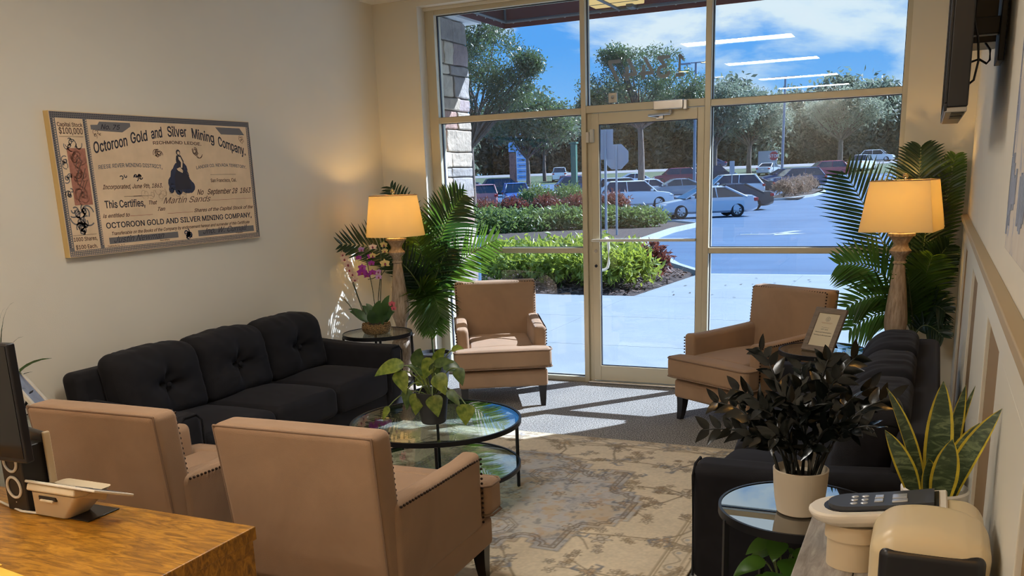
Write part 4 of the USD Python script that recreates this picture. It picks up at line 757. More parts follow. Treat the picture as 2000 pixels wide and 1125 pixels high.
for k, (bx, by, tx, ty, tz, w, tw) in enumerate([(-.03, .0, -.125, -.02, .402, .020, .8), (-.045, -.02, -.122, -.04, .300, .022, .2), (.0, .02, .0, .03, .415, .032, .1), (.02, .03, .05, .05, .405, .020, .5), (.015, .04, .072, .07, .40, .010, .2), (.02, -.01, .085, .0, .325, .026, -.3), (.03, -.02, .128, -.02, .368, .026, -.5), (.012, -.04, .028, -.06, .295, .030, .1), (-.012, -.035, -.02, -.05, .24, .024, .6)]):
    t = np.linspace(0, 1, 12); b_, c_ = np.array([bx, by, .13]), np.array([tx, ty, tz]); P_ = b_ + (c_-b_)*t[:, None]; P_[:, 0] += (tx-bx)*.5*(t**2 - t); wv = w*np.array([.72, .8, .88, .95, 1, 1, .97, .9, .78, .6, .36, .02])
    nr = np.array([math.sin(tw), -math.cos(tw), .25]); wob = np.sin(t*7+k)*.002
    P_[:, 1] += wob; lf = part(sp, 'leaf', blade(P_, wv*.80, nr, .18), 'snake_blade', True)
    T_ = np.gradient(P_, axis=0); T_ /= np.linalg.norm(T_, axis=1, keepdims=True); S_ = np.cross(T_, nr); S_ /= np.linalg.norm(S_, axis=1, keepdims=True); N_ = np.cross(S_, T_); wv = wv[:, None]
    part(lf, 'margin', cat([grid(np.stack([P_ + S_*sd*wv*.79 + N_*wv*.18*.79 - N_*.0006, P_ + S_*sd*wv*1.04 + N_*wv*.22], 1)) for sd in (-1, 1)]), 'snake_margin', True)
# orchids in a woven basket
reg('woven_basket', {'tc': ('texture_coordinate', {}), 'v': ('voronoi_texture', {'scale': 110}), 'r': ('rgb_ramp', {'ramp': [(0, (.42, .27, .11)), (.5, (.24, .14, .05)), (1, (.06, .035, .015))]}), 'b': ('bump', {'strength': 1.0, 'distance': .008, 'invert': True}), 'p': ('principled_bsdf', {'roughness': .7})},
    [('tc.object', 'v.vector'), ('v.distance', 'r.fac'), ('r.color', 'p.base_color'), ('v.distance', 'b.height'), ('b.normal', 'p.normal')], 'p.BSDF')
leafy('orchid_leaf', (.03, .07, .025), (.07, .14, .045), .35, .2, 10); paint('orchid_stem', (.035, .05, .02), .5)
paint('petal_blush', (.72, .50, .36), .6); paint('petal_magenta', (.34, .03, .30), .6); paint('petal_yellow', (.68, .50, .18), .6); paint('petal_lilac', (.48, .25, .48), .6); paint('petal_pink', (.62, .12, .16), .6); paint('petal_lip', (.30, .04, .07), .6)
oc = thing('orchid_basket', 'mixed orchids with pale, yellow and magenta blooms in a woven basket', 'orchid', (.045, -1.225, .5705))
prof = [(0, 0), (.075, .0), (.095, .012), (.108, .035), (.110, .055), (.105, .078), (.100, .082), (.096, .074), (0, .07)]
m = lathe(prof, 90); v = m[0].copy(); a_ = np.arctan2(v[:, 1], v[:, 0]); v[:, :2] *= (1 + .022*np.sin(a_*26 + np.round(v[:, 2]/.012)*PI))[:, None]; v[:, 2] += .004*np.sin(a_*17)*(v[:, 2] > .06)
part(oc, 'basket', (v, m[1]), 'woven_basket', True); part(oc, 'soil', disc((0, 0, .068), .098, .006, 32), 'soil')
def offs(x, z, y=0.): return np.array([x*.85, -.02 + x*.52*0 + y, z])
def V(x, z, y=0.): return np.array([x-.045, y, z-.5705])
for P_ in ([(-.045, .66), (-.09, .80), (-.165, 1.02)], [(-.02, .66), (-.10, .84), (-.16, 1.05), (-.20, 1.16)], [(.05, .66), (.035, .9), (.0, 1.12), (-.02, 1.2)], [(.08, .66), (.10, .85), (.125, 1.05), (.13, 1.2)], [(.06, .66), (.08, .85), (.11, 1.0), (.155, 1.05)], [(.0, .98), (.04, .985), (.075, 1.0)]):
    q = np.array([V(x, z) for x, z in P_]); t = np.linspace(0, len(q)-1, 14); part(oc, 'flower_stem', tube(np.stack([np.interp(t, np.arange(len(q)), q[:, k]) for k in range(3)], 1), .0028, 6), 'orchid_stem', True)
orr = np.random.default_rng(3)
def flower(c, r, look, lip='petal_lip'):
    d = np.array([.5, -.8, .1]) + orr.normal(0, .25, 3); d /= np.linalg.norm(d); u = np.cross(d, [0, 0, 1.]); u /= np.linalg.norm(u); w = np.cross(u, d); ms = []
    for k, (a, l, wd) in enumerate(((90, 1., .30), (210, 1., .30), (330, 1., .30), (20, 1.05, .52), (160, 1.05, .52))):
        e = u*math.cos(R(a)) + w*math.sin(R(a)); ms.append(leaf(c, c + e*r*l + d*r*.15, wd*r, d, 0, 7, .3, .1))
    f = part(oc, 'flower', cat(ms), look, True); part(f, 'lip', ball(c + d*r*.22 - w*r*.15, (r*.2, r*.2, r*.28), 1), lip, True)
for x, z, r, l_ in ((-.215, 1.16, .034, 'petal_blush'), (-.185, 1.13, .036, 'petal_blush'), (-.16, 1.09, .038, 'petal_blush'), (-.150, 1.05, .036, 'petal_blush'), (-.135, 1.015, .034, 'petal_blush'), (-.115, .975, .030, 'petal_blush'),
    (-.035, 1.20, .028, 'petal_lilac'), (-.06, 1.14, .024, 'petal_magenta'), (-.045, 1.065, .032, 'petal_magenta'), (-.02, 1.035, .040, 'petal_magenta'), (.0, 1.01, .030, 'petal_magenta'), (.045, 1.15, .030, 'petal_magenta'), (.045, 1.10, .027, 'petal_magenta'), (.045, 1.03, .030, 'petal_magenta'), (.105, 1.035, .028, 'petal_lilac'), (.115, 1.0, .026, 'petal_lilac'),
    (.085, 1.22, .032, 'petal_blush'), (.08, 1.16, .026, 'petal_yellow'), (.155, 1.235, .030, 'petal_yellow'), (.16, 1.19, .026, 'petal_yellow'), (.15, 1.095, .040, 'petal_yellow'), (.20, .80, .028, 'petal_pink'), (.205, .765, .024, 'petal_pink')): flower(V(x, z, -.01 + orr.normal(0, .012)), r, l_)
for x0, z0, x1, z1, w, d in ((-.02, .66, -.17, .735, .036, -.03), (-.01, .66, -.20, .75, .022, .0), (.0, .66, -.09, .775, .034, .03), (.05, .66, -.02, .80, .035, -.02), (.06, .65, .13, .83, .048, -.05), (.08, .66, .16, .86, .036, .03), (.12, .66, .215, .74, .030, .0), (.1, .65, .19, .70, .034, -.05), (.12, .66, .175, .80, .03, .05), (.04, .65, .04, .76, .04, -.07)):
    part(oc, 'leaf', leaf(V(x0, z0, d*.4), V(x1, z1, d), w, (.3, -.7, .6), .12, 9, .2), 'orchid_leaf', True)
part(oc, 'aerial_root', tube([V(-.02, .655, -.03), V(-.1, .70, -.04), V(-.16, .79, -.04), V(-.21, .83, -.03)], .003, 6), 'orchid_stem', True)

# ================================================================= on the desk and behind it
paint('remote_gray', (.045, .05, .06), .4); paint('ivory_plastic', (.62, .50, .33), .45); paint('white_plastic', (.70, .64, .54), .4); paint('ring_white', (.70, .66, .58), .35)
mo = thing('monitor', 'black computer monitor cut off by the left edge, standing on the desk', 'monitor', (1.265, -5.315, .7505), 2)
part(mo, 'screen_panel', rbox(-.30, .268, -.012, .016, .188, .535, .006), 'black_plastic', 40); part(mo, 'screen', box(-.29, .26, -.0135, -.0118, .203, .528), 'screen_glass')
part(mo, 'stand', cat(rbox(-.27, -.23, .014, .03, .01, .30, .004), rbox(-.36, -.14, -.05, .09, 0, .012, .005)), 'black_plastic', 40)
spk = thing('speaker', 'black desk speaker with two white rings, beside the payment terminal', 'speaker', (1.366, -5.25, .7505), -4)
part(spk, 'cabinet', rbox(-.051, .051, 0, .085, 0, .205, .006), 'black_plastic', 40)
for z, r in ((.078, .032), (.158, .030)):
    c_ = part(spk, 'driver', mv(lathe([(0, -.012), (r*.4, -.012), (r*.95, -.001), (r*.95, 0)], 32), (0, -.001, z), rx=90), 'black_plastic', 40); part(c_, 'ring', mv(ring((0, 0, 0), r, .0045, 40, 8), (0, -.002, z), rx=90), 'ring_white', True)
part(spk, 'power_light', mv(disc((0, 0, 0), .002, .001, 12), (-.003, -.0005, .03), rx=90), 'ring_white')
tb = thing('tablet_display', 'dark upright display with a pale edge behind the desk speaker', 'display', (1.372, -5.150, .7505), -14)
part(tb, 'panel', rbox(-.075, .062, -.014, .004, .012, .235, .01, 3), 'black_plastic', 40); part(tb, 'edge', rbox(.062, .075, -.016, .006, .010, .238, .005, 2), 'ivory_plastic', 40); part(tb, 'foot', rbox(-.05, .06, -.03, .012, 0, .013, .004), 'black_plastic')
# payment terminal: tapering base with a wide lid
pay = thing('payment_terminal', 'ivory countertop payment terminal with a tilted lid, on the desk', 'card reader', (1.505, -5.205, .7505), 0)
def frustum(b, t, z0, z1, r, n=5):
    def rr(x0, x1, y0, y1):
        return np.concatenate([np.stack([cx + r*np.cos(np.radians(np.linspace(a, a+90, n))), cy + r*np.sin(np.radians(np.linspace(a, a+90, n)))], 1) for cx, cy, a in ((x1-r, y1-r, 0), (x0+r, y1-r, 90), (x0+r, y0+r, 180), (x1-r, y0+r, 270))])
    B, T_ = rr(*b), rr(*t); P_ = np.stack([np.c_[B*.0 + B.mean(0), np.full(len(B), z0)], np.c_[B, np.full(len(B), z0)], np.c_[T_, np.full(len(B), z1)], np.c_[T_*0 + T_.mean(0), np.full(len(B), z1)]])
    return flip(grid(P_, wrap_v=True))
part(pay, 'base', frustum((-.07, .075, -.05, .04), (-.032, .165, -.078, .052), .004, .088, .018), 'ivory_plastic', 35)
def tilt(m): return mv(m, (-.038, -.085, .118), rx=-23)
part(pay, 'shoulder', tilt(rbox(.004, .20, .006, .128, -.022, 0, .006)), 'ivory_plastic')
part(pay, 'lid', tilt(rbox(0, .285, 0, .145, 0, .008, .003)), 'white_plastic'); part(pay, 'screen', tilt(box(.02, .17, .02, .125, .0078, .0086)), 'screen_glass'); part(pay, 'keypad', tilt(box(.185, .272, .02, .125, .0078, .0086)), 'remote_gray')
slot = part(pay, 'card_slot', rbox(.004, .075, -.078, -.066, .066, .079, .002), 'black_plastic'); part(slot, 'slot_lip', rbox(.012, .066, -.083, -.072, .062, .070, .003), 'ivory_plastic')
part(pay, 'dock', rbox(-.06, .15, -.04, .075, 0, .004, .002), 'black_plastic')
part(pay, 'cord', tube([(-.06, -.045, .005), (-.12, -.05, .005), (-.28, -.01, .005), (-.45, .02, .005)], .004, 8), 'white_plastic', True)
pt3 = thing('paper_tray', 'yellow folder at the bottom left corner of the desk', 'folder', (1.66, -5.66, .7505), -8)
paint('folder_yellow', (.85, .52, .07), .6)
part(pt3, 'cover', rbox(-.18, .18, -.10, .10, 0, .004, .0015, 1), 'folder_yellow'); part(pt3, 'tab', rbox(-.08, .02, .098, .112, 0, .003, .001, 1), 'folder_yellow')
# picture frame and spiky plant on the hidden end table
fr = thing('photo_frame', 'small pale picture frame leaning behind the left armchair', 'picture frame', (-.03, -3.99, .5805), 122)
part(fr, 'frame', lean(cat(rbox(-.08, .08, -.009, .009, 0, .022, .003), rbox(-.08, .08, -.009, .009, .448, .47, .003), rbox(-.08, -.058, -.009, .009, .02, .45, .003), rbox(.058, .08, -.009, .009, .02, .45, .003)), 33), 'white_plastic'); part(fr, 'photo', lean(box(-.06, .06, -.002, .002, .02, .45), 33), 'blue_gray_paint'); part(fr, 'mat', lean(box(-.06, .06, -.004, -.0021, .02, .12), 33), 'white_plastic'); part(fr, 'easel_leg', mv(rbox(-.02, .02, -.002, .002, 0, .2, .001, 1), (0, .20, 0), rx=30), 'frame_back')
dc = thing('spiky_plant', 'thin-leaved spiky plant at the left edge behind the monitor', 'potted plant', (-.33, -4.05, .5805))
part(dc, 'pot', lathe([(0, 0), (.05, 0), (.065, .10), (.06, .10), (.055, .09), (0, .085)], 32), 'dark_pot', 40)
dr_ = np.random.default_rng(9)
for e_, w_, l_ in (((.34, .05, .335), .016, 'palm_green'), ((.28, -.05, .62), .004, 'palm_dark'), ((.21, -.05, .59), .004, 'palm_dark'), ((.20, -.06, .50), .004, 'palm_dark'), ((.26, -.02, .45), .004, 'palm_dark'), ((.06, -.05, .52), .004, 'palm_dark'), ((.09, -.06, .42), .004, 'palm_dark'), ((-.05, -.1, .60), .004, 'palm_dark'), ((.20, -.1, .22), .006, 'palm_dark'), ((.22, -.08, .16), .006, 'palm_dark'), ((.19, .05, .26), .006, 'palm_dark'), ((.14, -.12, .36), .004, 'palm_dark'), ((-.1, .05, .5), .005, 'palm_dark'), ((-.12, -.1, .4), .005, 'palm_dark'), ((.24, -.04, .20), .006, 'palm_dark')):
    e_ = np.array(e_); t = np.linspace(0, 1, 9)[:, None]; m_ = np.array([e_[0]*.3, e_[1]*.3, e_[2]*.95]); q = np.array([0, 0, .085])*(1-t)**2 + 2*m_*t*(1-t) + e_*t*t
    part(dc, 'leaf', blade(q, w_*np.array([.5, .9, 1, 1, .95, .8, .6, .35, .03]), (.3, -.5, .8), .2), l_)

# ================================================================= the machine with a remote in its arm, on the console
paint('cream_plastic', (.64, .52, .32), .35); paint('button_silver', (.6, .62, .65), .25, metallic=.6)
mc = thing('air_machine', 'cream and black countertop machine with a remote docked in its arm', 'appliance', (3.88, -4.90, .7505))
m = rbox(-.120, .108, -.145, .055, .0, .182, .05, 5, 8); v = m[0].copy(); tz = np.clip((v[:, 2]-.11)/.07, 0, 1)
v[:, 2] += tz*(.024*np.clip(1-((v[:, 0]+.005)/.115)**2, 0, 1) - .016 + .010*(v[:, 1]+.145)/.2); v[:, 0] += .008*np.sin(np.clip(v[:, 2], 0, .2)*9)*(v[:, 0] > .08)
m2 = rbox(-.02, .108, .0, .165, .0, .178, .05, 5, 6)
body = part(mc, 'body', (v, m[1]), 'cream_plastic', 50); part(mc, 'rear_body', m2, 'cream_plastic', 50)
part(mc, 'front_panel', rbox(-.100, .104, -.150, -.11, .003, .150, .022, 4), 'black_plastic', 40)
def rounded(x0, x1, y0, y1, n=12):      # stadium outline, round at x0
    r = (y1-y0)/2; a = np.linspace(PI/2, 3*PI/2, n); return [(x1, y1)] + [(x0 + r + r*math.cos(q), (y0+y1)/2 + r*math.sin(q)) for q in a] + [(x1, y0)]
def bent(m):
    v = np.asarray(m[0]).copy(); v[:, 2] += .040*np.clip((v[:, 0]+.27)/.26, 0, 1.1)**1.4; return v, m[1]
def sub(m, n=2):
    t = trimesh.Trimesh(*m, process=False)
    for _ in range(n): t = t.subdivide()
    return tm(t)
def inset(P, cx, cy, k): return [(cx + (x-cx)*k, cy + (y-cy)*k) for x, y in P]
o_ = rounded(-.270, .03, .022, .168); lay = [(.60, .098), (.82, .106), (.96, .118), (1.0, .130), (1.0, .136), (.97, .141)]
Pn_ = np.stack([np.array([(x, y, z) for x, y in inset(o_, -.09, .095, k_)]) for k_, z in lay]); v, f = grid(Pn_, wrap_v=True); kk = len(o_); top_ = (len(lay)-1)*kk
f = np.vstack([f[:, ::-1], [[top_, top_+i+1, top_+i] for i in range(1, kk-1)], [[0, i, i+1] for i in range(1, kk-1)]]); f = f if True else f
ar = part(mc, 'arm', bent(sub((v, f), 2)), 'white_plastic', 40)
part(mc, 'dock_recess', bent(sub(extr(rounded(-.236, .012, .040, .152), .003, .1395), 2)), 'black_plastic', 40)
rm = part(mc, 'remote', bent(sub(extr(rounded(-.226, .002, .046, .145), .010, .1425), 2)), 'remote_gray', 40)
for x, y in [(-.168, .070), (-.168, .094), (-.168, .118), (-.145, .070), (-.145, .094), (-.145, .118)]: part(rm, 'button', bent(mv(ball((0, 0, 0), (.0085, .0075, .003), 2), (x, y, .1525))), 'button_silver', True)
part(rm, 'button', bent(rbox(-.124, -.104, .072, .09, .151, .1555, .002)), 'button_silver'); part(rm, 'button', bent(rbox(-.124, -.104, .098, .118, .151, .1555, .002)), 'button_silver'); part(rm, 'button', bent(rbox(-.086, -.052, .062, .08, .151, .1565, .003)), 'button_silver'); part(rm, 'display', bent(rbox(-.086, -.054, .09, .118, .151, .155, .002)), 'button_silver')
q = mv(text('1600', .013, .0006), rz=-90); q = (q[0] + np.array([-.256, .116, .1405]), q[1]); part(ar, 'lettering', bent(q), 'ink_gray')
def oval(rx_, ry_, z0, z1): a = np.linspace(0, 2*PI, 40, endpoint=False); return extr(np.stack([rx_*np.cos(a), ry_*np.sin(a)], 1), z1-z0, z0)
part(mc, 'column', mv(oval(.060, .052, 0, .072), (-.165, .095, 0)), 'ivory_plastic', 40); part(mc, 'column_collar', mv(oval(.066, .057, .072, .110), (-.165, .095, 0)), 'ivory_plastic', 40)
# trailing plant on the lower tier of the front end table
leafy('vine_leaf', (.03, .10, .012), (.10, .22, .03), .35, .4, 8)
vp = thing('trailing_plant', 'bright green leafy plant low beside the console, under the front end table', 'potted plant', (3.455, -4.06, .2005))
part(vp, 'pot', lathe([(0, 0), (.05, 0), (.06, .09), (.055, .09), (.05, .08), (0, .078)], 32), 'dark_pot', 40)
for k, (a, l, z, w) in enumerate(((-150, .17, .19, .034), (-120, .16, .14, .038), (-95, .19, .17, .040), (-70, .17, .22, .038), (-45, .15, .17, .036), (-170, .12, .25, .032), (160, .13, .2, .034), (-100, .10, .27, .036), (-30, .13, .24, .03), (60, .12, .2, .03))):
    e_ = np.array([l*math.cos(R(a)), l*math.sin(R(a)), z]); b_ = e_*np.array([.35, .35, 1]) + np.array([0, 0, .02]); lf = part(vp, 'leaf', leaf(b_, e_ + np.array([0, 0, -.03]), w, (0, -.4, .9), .10, 9, .6), 'vine_leaf', True); part(lf, 'stalk', tube(arc((0, 0, .078), b_, (0, 0, .02), 6), .003, 6), 'palm_stem', True)
# ================================================================= outdoors: ground
TY = [-5, 8.4, 8.5, 15, 30, 42, 50, 65, 85, 110, 128, 140, 170, 400]; TZ = [-.02, -.02, -.14, -.25, -.48, -.52, -.45, -.25, .25, .9, 1.75, 2.1, 2.3, 3]
def GZ(y): return np.interp(y, TY, TZ)
reg('asphalt', {'tc': ('texture_coordinate', {}), 'n': ('noise_texture', {'scale': .35, 'detail': 5, 'roughness': .6}), 'r': ('rgb_ramp', {'ramp': [(.3, (.048, .098, .178)), (.7, (.074, .140, .235))]}), 'mp': ('mapping', {'scale': (.06, 1.1, 1)}), 'n2': ('noise_texture', {'scale': 1.4, 'detail': 4}), 'r2': ('rgb_ramp', {'ramp': [(.38, (.72, .74, .8)), (.5, (1, 1, 1))]}), 'mu': ('mix', {'mix_type': 'multiply', 'fac': .55}),
    'n3': ('noise_texture', {'scale': 60, 'detail': 3}), 'b': ('bump', {'strength': .3, 'distance': .01}), 'p': ('principled_bsdf', {'roughness': .55, 'specular_ior_level': .5})},
    [('tc.object', 'n.vector'), ('n.fac', 'r.fac'), ('tc.object', 'mp.vector'), ('mp.vector', 'n2.vector'), ('n2.fac', 'r2.fac'), ('r.color', 'mu.color1'), ('r2.color', 'mu.color2'), ('mu.color', 'p.base_color'), ('tc.object', 'n3.vector'), ('n3.fac', 'b.height'), ('b.normal', 'p.normal')], 'p.BSDF')
paint('road_gray', (.20, .20, .21), .8, var=.15, vs=.6); paint('grass', (.055, .085, .035), .9, var=.35, vs=1.2, bump=.5, bs=12); paint('concrete', (.225, .26, .285), .8, var=.07, vs=1.3, bump=.12, bs=90)
paint('curb_concrete', (.30, .33, .345), .8, var=.08, vs=2); paint('mulch', (.055, .036, .03), .95, var=.5, vs=16, bump=.8, bs=28); paint('road_paint', (.34, .37, .40), .6); paint('mulch_chip', (.13, .085, .065), .9, random=.35)
def terrain(x0, x1, nx, ys, lift=0.): X_, Y_ = np.meshgrid(np.linspace(x0, x1, nx), ys, indexing='ij'); return grid(np.stack([X_, Y_, GZ(Y_) + lift], -1))
ys = np.unique(np.r_[np.linspace(8.51, 60, 52), np.linspace(60, 126, 34)])
S('asphalt_lot', terrain(-160, 90, 40, ys, 0.), 'asphalt', True)
S('grass_bank', terrain(-200, 120, 20, np.linspace(102, 400, 60), .02), 'grass', True); S('far_road', terrain(-200, 120, 10, np.linspace(127, 146, 12), .05), 'road_gray', True)
sw = thing('sidewalk', None, None, kind='structure')
def slab(P, h=.10): part(sw, 'slab', extr(P, h, -.02-h), 'concrete')
g0 = .004
for x0, x1 in ((-.045, 1.95), (1.95, 3.95), (3.95, 6.5)):
    for y0, y1 in ((.118, 1.75), (1.75, 3.6), (3.6, 5.5), (5.5, 8.39)):
        if x0 < 0 and y0 >= 5.5: P = [(.0, y0+g0), (x1-g0, y0+g0), (x1-g0, y1), (.25, y1)]
        elif x0 < 0: P = [(x0 - .0 + g0 - (5.5-y0)*.0, y0+g0), (x1-g0, y0+g0), (x1-g0, y1-g0), (x0+g0, y1-g0)]
        else: P = [(x0+g0, y0+g0), (x1-g0, y0+g0), (x1-g0, y1-g0), (x0+g0, y1-g0)]
        slab(P)
for x0, x1 in ((-2.3, -.045), (-4.6, -2.3), (-8, -4.6)):
    for y0, y1 in ((.118, 1.75), (1.75, 3.6), (3.6, 5.5)): slab([(x0+g0, y0+g0), (x1-g0, y0+g0), (x1-g0, y1-g0), (x0+g0, y1-g0)])
S('sidewalk_bed', box(-8, 6.5, .116, 8.4, -.22, -.119), 'curb_concrete'); S('curb_1', rbox(.26, 6.5, 8.40, 8.53, -.3, -.021, .015), 'curb_concrete')
bedP = [(-40, 5.52), (-.01, 5.52), (.22, 8.35), (-.75, 10.2), (-3.9, 18.2), (-4.75, 25), (-4.9, 29.5), (-6.2, 31.4), (-40, 32)]
bv, bf = tm(trimesh.creation.triangulate_polygon(__import__('shapely.geometry', fromlist=['Polygon']).Polygon(bedP).segmentize(.8), engine='earcut')) if False else (None, None)
bx = np.linspace(0, 1, 40); by = np.linspace(5.52, 31.4, 60); rgt = np.interp(by, [5.52, 8.35, 10.2, 18.2, 25, 29.5, 31.4], [-.01, .22, -.75, -3.9, -4.75, -4.9, -6.2])
BX = -22 + (rgt+22)[None, :]*bx[:, None]; BY = np.repeat(by[None, :], 40, 0); BZ = GZ(BY) + .10 + .05*(meshkit.fbm(np.stack([BX*2, BY*2, 0*BX], -1), 3, 7)-.5) - .10*np.clip((8.5-BY)/3, 0, 1)*0 - np.where(BY < 8.5, .115, 0)
S('mulch_bed', grid(np.stack([BX, BY, BZ], -1)), 'mulch', True)
ce = np.array([(.25, 8.42), (-.70, 10.2), (-3.85, 18.2), (-4.68, 25), (-4.82, 29.6), (-6.15, 31.6), (-9, 32.2)]); tt = np.linspace(0, len(ce)-1, 50); cx_ = np.interp(tt, np.arange(len(ce)), ce[:, 0]); cy2 = np.interp(tt, np.arange(len(ce)), ce[:, 1])
def curb(xs_, ys_, w=.15, h=.16):
    P = np.stack([xs_, ys_], 1); T_ = np.gradient(P, axis=0); T_ /= np.linalg.norm(T_, axis=1, keepdims=True); N_ = np.stack([T_[:, 1], -T_[:, 0]], 1); z = GZ(ys_)
    prof = [(0, -.1), (0, h), (w, h-.01), (w+.02, -.1)]
    return grid(np.stack([np.c_[P + N_*a, z + b] for a, b in prof], 1))
S('curb_2', curb(cx_, cy2), 'curb_concrete', 30)
cr = np.random.default_rng(77); k = 1500; cxs = cr.uniform(-2.5, .2, k*2); cys = cr.uniform(5.55, 9.5, k*2); ok = cxs < np.interp(cys, by, rgt)-.03; cxs, cys = cxs[ok][:k], cys[ok][:k]
V_, F_ = [], []
for i, (x, y) in enumerate(zip(cxs, cys)):
    a, l, w_ = cr.uniform(0, 6.28), cr.uniform(.02, .05), cr.uniform(.006, .014); u, n_ = np.array([math.cos(a), math.sin(a), cr.normal(0, .3)])*l, np.array([-math.sin(a), math.cos(a), cr.normal(0, .4)])*w_; c = np.array([x, y, GZ(y) + (.01 if y < 8.5 else .115)+.012]); V_ += [c-u-n_, c+u-n_, c+u+n_, c-u+n_]; F_ += [[4*i, 4*i+1, 4*i+2], [4*i, 4*i+2, 4*i+3]]
solo('mulch_chips', (np.array(V_), np.array(F_)), 'mulch_chip', 'loose brown mulch chips scattered over the planting bed by the sidewalk', 'mulch', kind='stuff')
V_, F_ = [], []
for i in range(34):
    x, y = cr.uniform(.4, 4), cr.uniform(5.5, 8.2); a = cr.uniform(0, 6.28); u = np.array([math.cos(a), math.sin(a), .1])*.035; n_ = np.array([-math.sin(a), math.cos(a), .2])*.014; c = np.array([x, y, -.012]); V_ += [c-u, c+n_, c+u, c-n_]; F_ += [[4*i, 4*i+1, 4*i+2], [4*i, 4*i+2, 4*i+3]]
solo('fallen_leaves', (np.array(V_), np.array(F_)), 'mulch', 'few dry fallen leaves scattered on the sunlit sidewalk', 'leaves', kind='stuff')
# painted arrow and stall lines
def paint_strip(x0, y0, x1, y1, w): d = np.array([x1-x0, y1-y0]); d /= np.linalg.norm(d); n_ = np.array([-d[1], d[0]])*w/2; P = [(x0-n_[0], y0-n_[1]), (x1-n_[0], y1-n_[1]), (x1+n_[0], y1+n_[1]), (x0+n_[0], y0+n_[1])]; return np.array([(x, y, GZ(y)+.006) for x, y in P]), np.array([[0, 1, 2], [0, 2, 3]])
ar_ = [paint_strip(-1.9, 23.3, -.9, 23.45, .28), (np.array([(x, y, GZ(y)+.006) for x, y in ((-.75, 22.7), (.15, 23.6), (-.9, 24.3))]), np.array([[0, 1, 2]])), paint_strip(-.9, 23.45, -.35, 25.4, .34)]
solo('painted_arrow', cat(ar_), 'road_paint', 'white painted turn arrow on the near asphalt lane', 'road marking')
solo('painted_arrow', cat(paint_strip(-1.9, 92.5, -1.5, 96, .3), (np.array([(x, y, GZ(y)+.01) for x, y in ((-2.4, 93), (-1.1, 93), (-1.9, 91))]), np.array([[0, 1, 2]]))), 'road_paint', 'small white painted arrow far down the asphalt lane', 'road marking')
for k, y in enumerate((33.2, 39.6, 46.0, 52.4)): S('stall_line', paint_strip(-11, y - .5, -4.6, y + 2.8, .12), 'road_paint')
# ================================================================= pillars of stacked stone, awning
for nm, c in (('tan', (.42, .34, .26)), ('gray', (.30, .27, .25)), ('cream', (.54, .46, .35)), ('mauve', (.34, .26, .25)), ('rust', (.40, .24, .19))): paint('stone_'+nm, c, .85, var=.22, vs=7, bump=.5, bs=26)
paint('mortar', (.16, .15, .14), .95)
SK = ['stone_gray', 'stone_tan', 'stone_tan', 'stone_gray', 'stone_cream', 'stone_gray', 'stone_tan', 'stone_mauve', 'stone_tan', 'stone_gray', 'stone_cream', 'stone_rust']
def pillar(label, x0, x1, y0, y1, h, seed):
    g = np.random.default_rng(seed); t = thing('stone_pillar', label, 'pillar'); part(t, 'core', box(x0+.03, x1-.03, y0, y1-.03, -.02, h), 'mortar'); z = -.015; odd = 0
    def stone(a0, a1, b0, b1, z0, z1):
        m = rbox(a0, a1, b0, b1, z0, z1, .012, 1, 2); v = m[0].copy(); v += (meshkit.fbm(v*9 + seed, 3, 3)[:, None]-.5)*np.array([.022, .022, .012]); part(t, 'stone', (v, m[1]), SK[g.integers(len(SK))])
    while z < h-.03:
        ch = min(g.choice([.085, .11, .135, .16, .19]), h - z); 
        if h - z - ch < .05: ch = h - z
        za, zb, q = z+.005, z+ch-.004, .006
        cuts = sorted(g.uniform(.28, .72, 1 if ch < .12 else g.integers(1, 3))) ; ysl = [0] + list(cuts) + [1]
        if len(ysl) == 4 and ysl[2]-ysl[1] < .2: ysl.pop(2)
        D = y1-y0; cw = g.uniform(.16, .34)
        for a, b in zip(ysl[:-1], ysl[1:]):      # both side faces, the outer corner piece wraps
            pa, pb = y0 + a*D + q, y0 + b*D - q
            for xa, xb in ((x1-.13, x1 + g.uniform(-.008, .012)), (x0 - g.uniform(-.008, .012), x0+.13)): stone(xa, xb, pa, pb, za, zb)
        xs_ = np.r_[x0+.13, np.sort(g.uniform(x0+.25, x1-.25, 1)), x1-.13]
        for a, b in zip(xs_[:-1], xs_[1:]): stone(a+q, b-q, y1-.14, y1 + g.uniform(-.008, .012), za, zb)
        z += ch
    return t
pillar('stacked tan and gray stone pillar outside the left window', -.85, -.10, .12, .80, 3.03, 12)
pillar('stacked stone pillar outside just right of the right window', 3.66, 4.4, .12, .80, 3.03, 13)
paint('white_fascia', (.78, .80, .82), .5); S('fascia_left', box(-.95, -.02, .12, .92, 3.035, 3.30), 'white_fascia'); S('fascia_right', box(3.62, 4.6, .12, .92, 3.035, 3.30), 'white_fascia')
reg('awning_cloth', {'d': ('principled_bsdf', {'base_color': (.13, .035, .05), 'roughness': .8}), 't': ('translucent_bsdf', {'color': (.16, .02, .03)}), 'm': ('mix_closure', {'fac': .3})}, [('d.BSDF', 'm.closure1'), ('t.BSDF', 'm.closure2')], 'm.closure')
aw = thing('awning', 'dark red fabric awning with a metal frame over the storefront', 'awning', (0, 0, 0)); ax0, ax1, ayf, az = .10, 4.6, 1.15, 3.012
